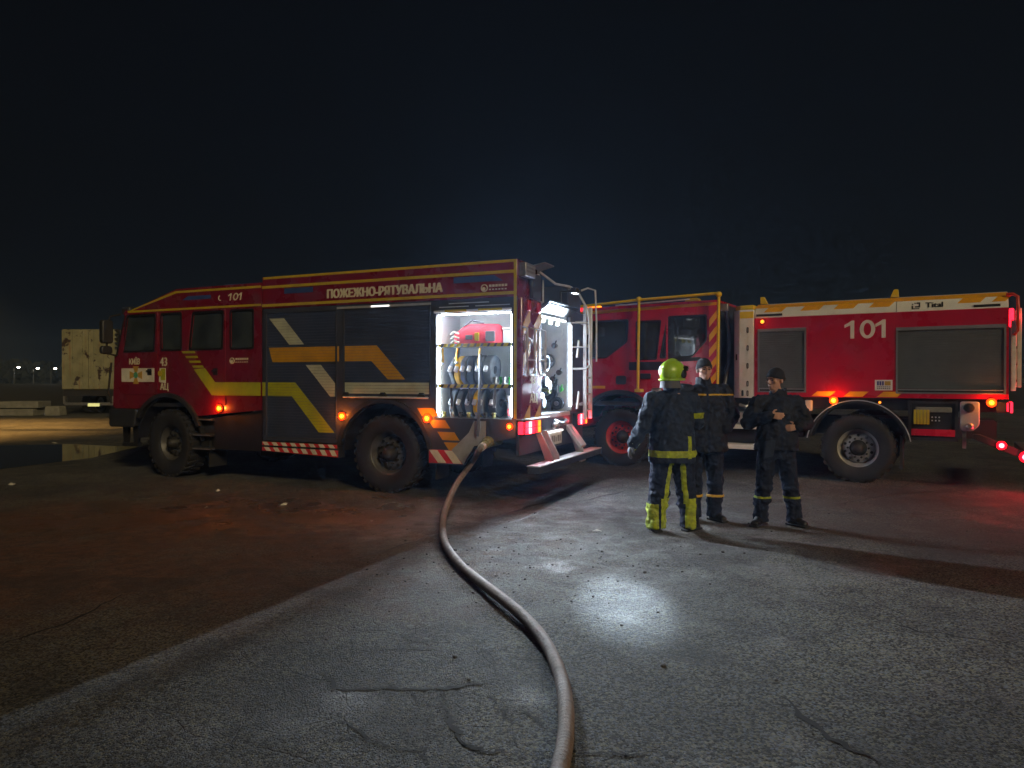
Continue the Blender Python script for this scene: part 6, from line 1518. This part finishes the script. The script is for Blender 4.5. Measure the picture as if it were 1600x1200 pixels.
# treeline added far away, tall and dark to black out the horizon
def bush_mass():
    rnd = random.Random(21)
    vs, fs = [], []
    for k in range(12000):
        x = rnd.uniform(-260, 260); y = rnd.uniform(232, 262)
        top = 7.0 + 5.0*mnoise.noise(Vector((x*0.05, 3.3, 0))) + 3.0*mnoise.noise(Vector((x*0.25, 8.3, 0)))
        if top < 0.6: continue
        z = rnd.uniform(0, 1)**0.8*top
        s = rnd.uniform(0.5, 1.3); a = rnd.uniform(0, 6.28); t_ = rnd.uniform(-0.8, 0.8)
        u = Vector((math.cos(a), math.sin(a), t_*0.5))*s; v = Vector((-math.sin(a)*t_, math.cos(a)*t_, 1))*s*0.7; c = Vector((x, y, z)); n = len(vs)
        vs += [tuple(c-u-v), tuple(c+u-v*0.6), tuple(c+u*0.7+v), tuple(c-u*0.6+v*0.9)]; fs.append((n, n+1, n+2, n+3))
    b = MB(); b.v = vs; b.f = fs
    me = bpy.data.meshes.new('added_shrubs'); me.from_pydata(vs, [], fs)
    o = bpy.data.objects.new('added_shrubs', me); COL.objects.link(o); me.materials.append(MATS['leaf'])
    tag(o, 'dark mass of added shrubs blacking out the horizon', 'shrubs', kind='stuff')
mat('leaf', (0.012, 0.016, 0.009), 0.8, var=0.3)
bush_mass()
# grit and small stones, scraps of paper
rnd = random.Random(9); b = MB()
for k in range(420):
    if rnd.random() < 0.55:
        x, y = rnd.gauss(0.15, 0.75), rnd.gauss(6.3, 1.0)
    else:
        x, y = rnd.uniform(-5, 5), rnd.uniform(3.2, 10)
    r = abs(rnd.gauss(0.003, 0.004)) + 0.002
    b.ell((x, y, r*0.35), r*rnd.uniform(.8, 1.7), r*rnd.uniform(.8, 1.3), r*0.7, 6, 4, Matrix.Rotation(rnd.uniform(0, 3), 3, 'Z'))
o = b.build('grit', 'pebble'); tag(o, 'loose dark grit scattered on the asphalt', 'grit', kind='stuff')
for k, (px, py, s, lab) in enumerate(((443, 790, 0.045, 'white paper scrap nearest the orange glow on the asphalt'), (340, 768, 0.03, 'tiny pale scrap left of the larger white one'), (18, 758, 0.06, 'pale scrap at the left edge on the asphalt'), (85, 693, 0.07, 'white chip standing in for a lamp reflection in the large puddle'), (933, 1008-176, 0.05, 'pale scrap on the dusty patch left of the people'), (322, 795, 0.028, 'smallest pale scrap on the brown ground'))):  # the piece in the puddle stands in for a lamp's reflection
    p = gpt(px, py)
    b = MB(); b.add([(-s, -s*0.6, 0.006), (s, -s*0.5, 0.01), (s*0.8, s*0.7, 0.03), (-s*0.9, s*0.6, 0.012), (0, 0, 0.035)], [(0, 1, 4), (1, 2, 4), (2, 3, 4), (3, 0, 4)])
    o = b.build('scrap_or_glint', 'paper'); o.location = p; o.rotation_euler = (0, 0, k*0.9); tag(o, lab, 'scrap', 'scraps on the ground')
# ------------------------------------------------------------------ thin air volume, its blue glow standing in for lens bloom
def make_haze():
    m = bpy.data.materials.new('bloom_haze'); m.use_nodes = True
    t = m.node_tree; t.nodes.clear()
    o = t.nodes.new('ShaderNodeOutputMaterial'); v = t.nodes.new('ShaderNodeVolumePrincipled')
    v.inputs['Color'].default_value = (0.38, 0.6, 1.0, 1); v.inputs['Density'].default_value = 0.0013; v.inputs['Anisotropy'].default_value = 0.35
    t.links.new(v.outputs[0], o.inputs['Volume'])
    MATS['bloom_haze'] = m
    b = MB(); b.box(-320, 320, -40, 320, -1.0, 20)
    tag(b.build('haze', 'bloom_haze'), kind='stuff')
make_haze()
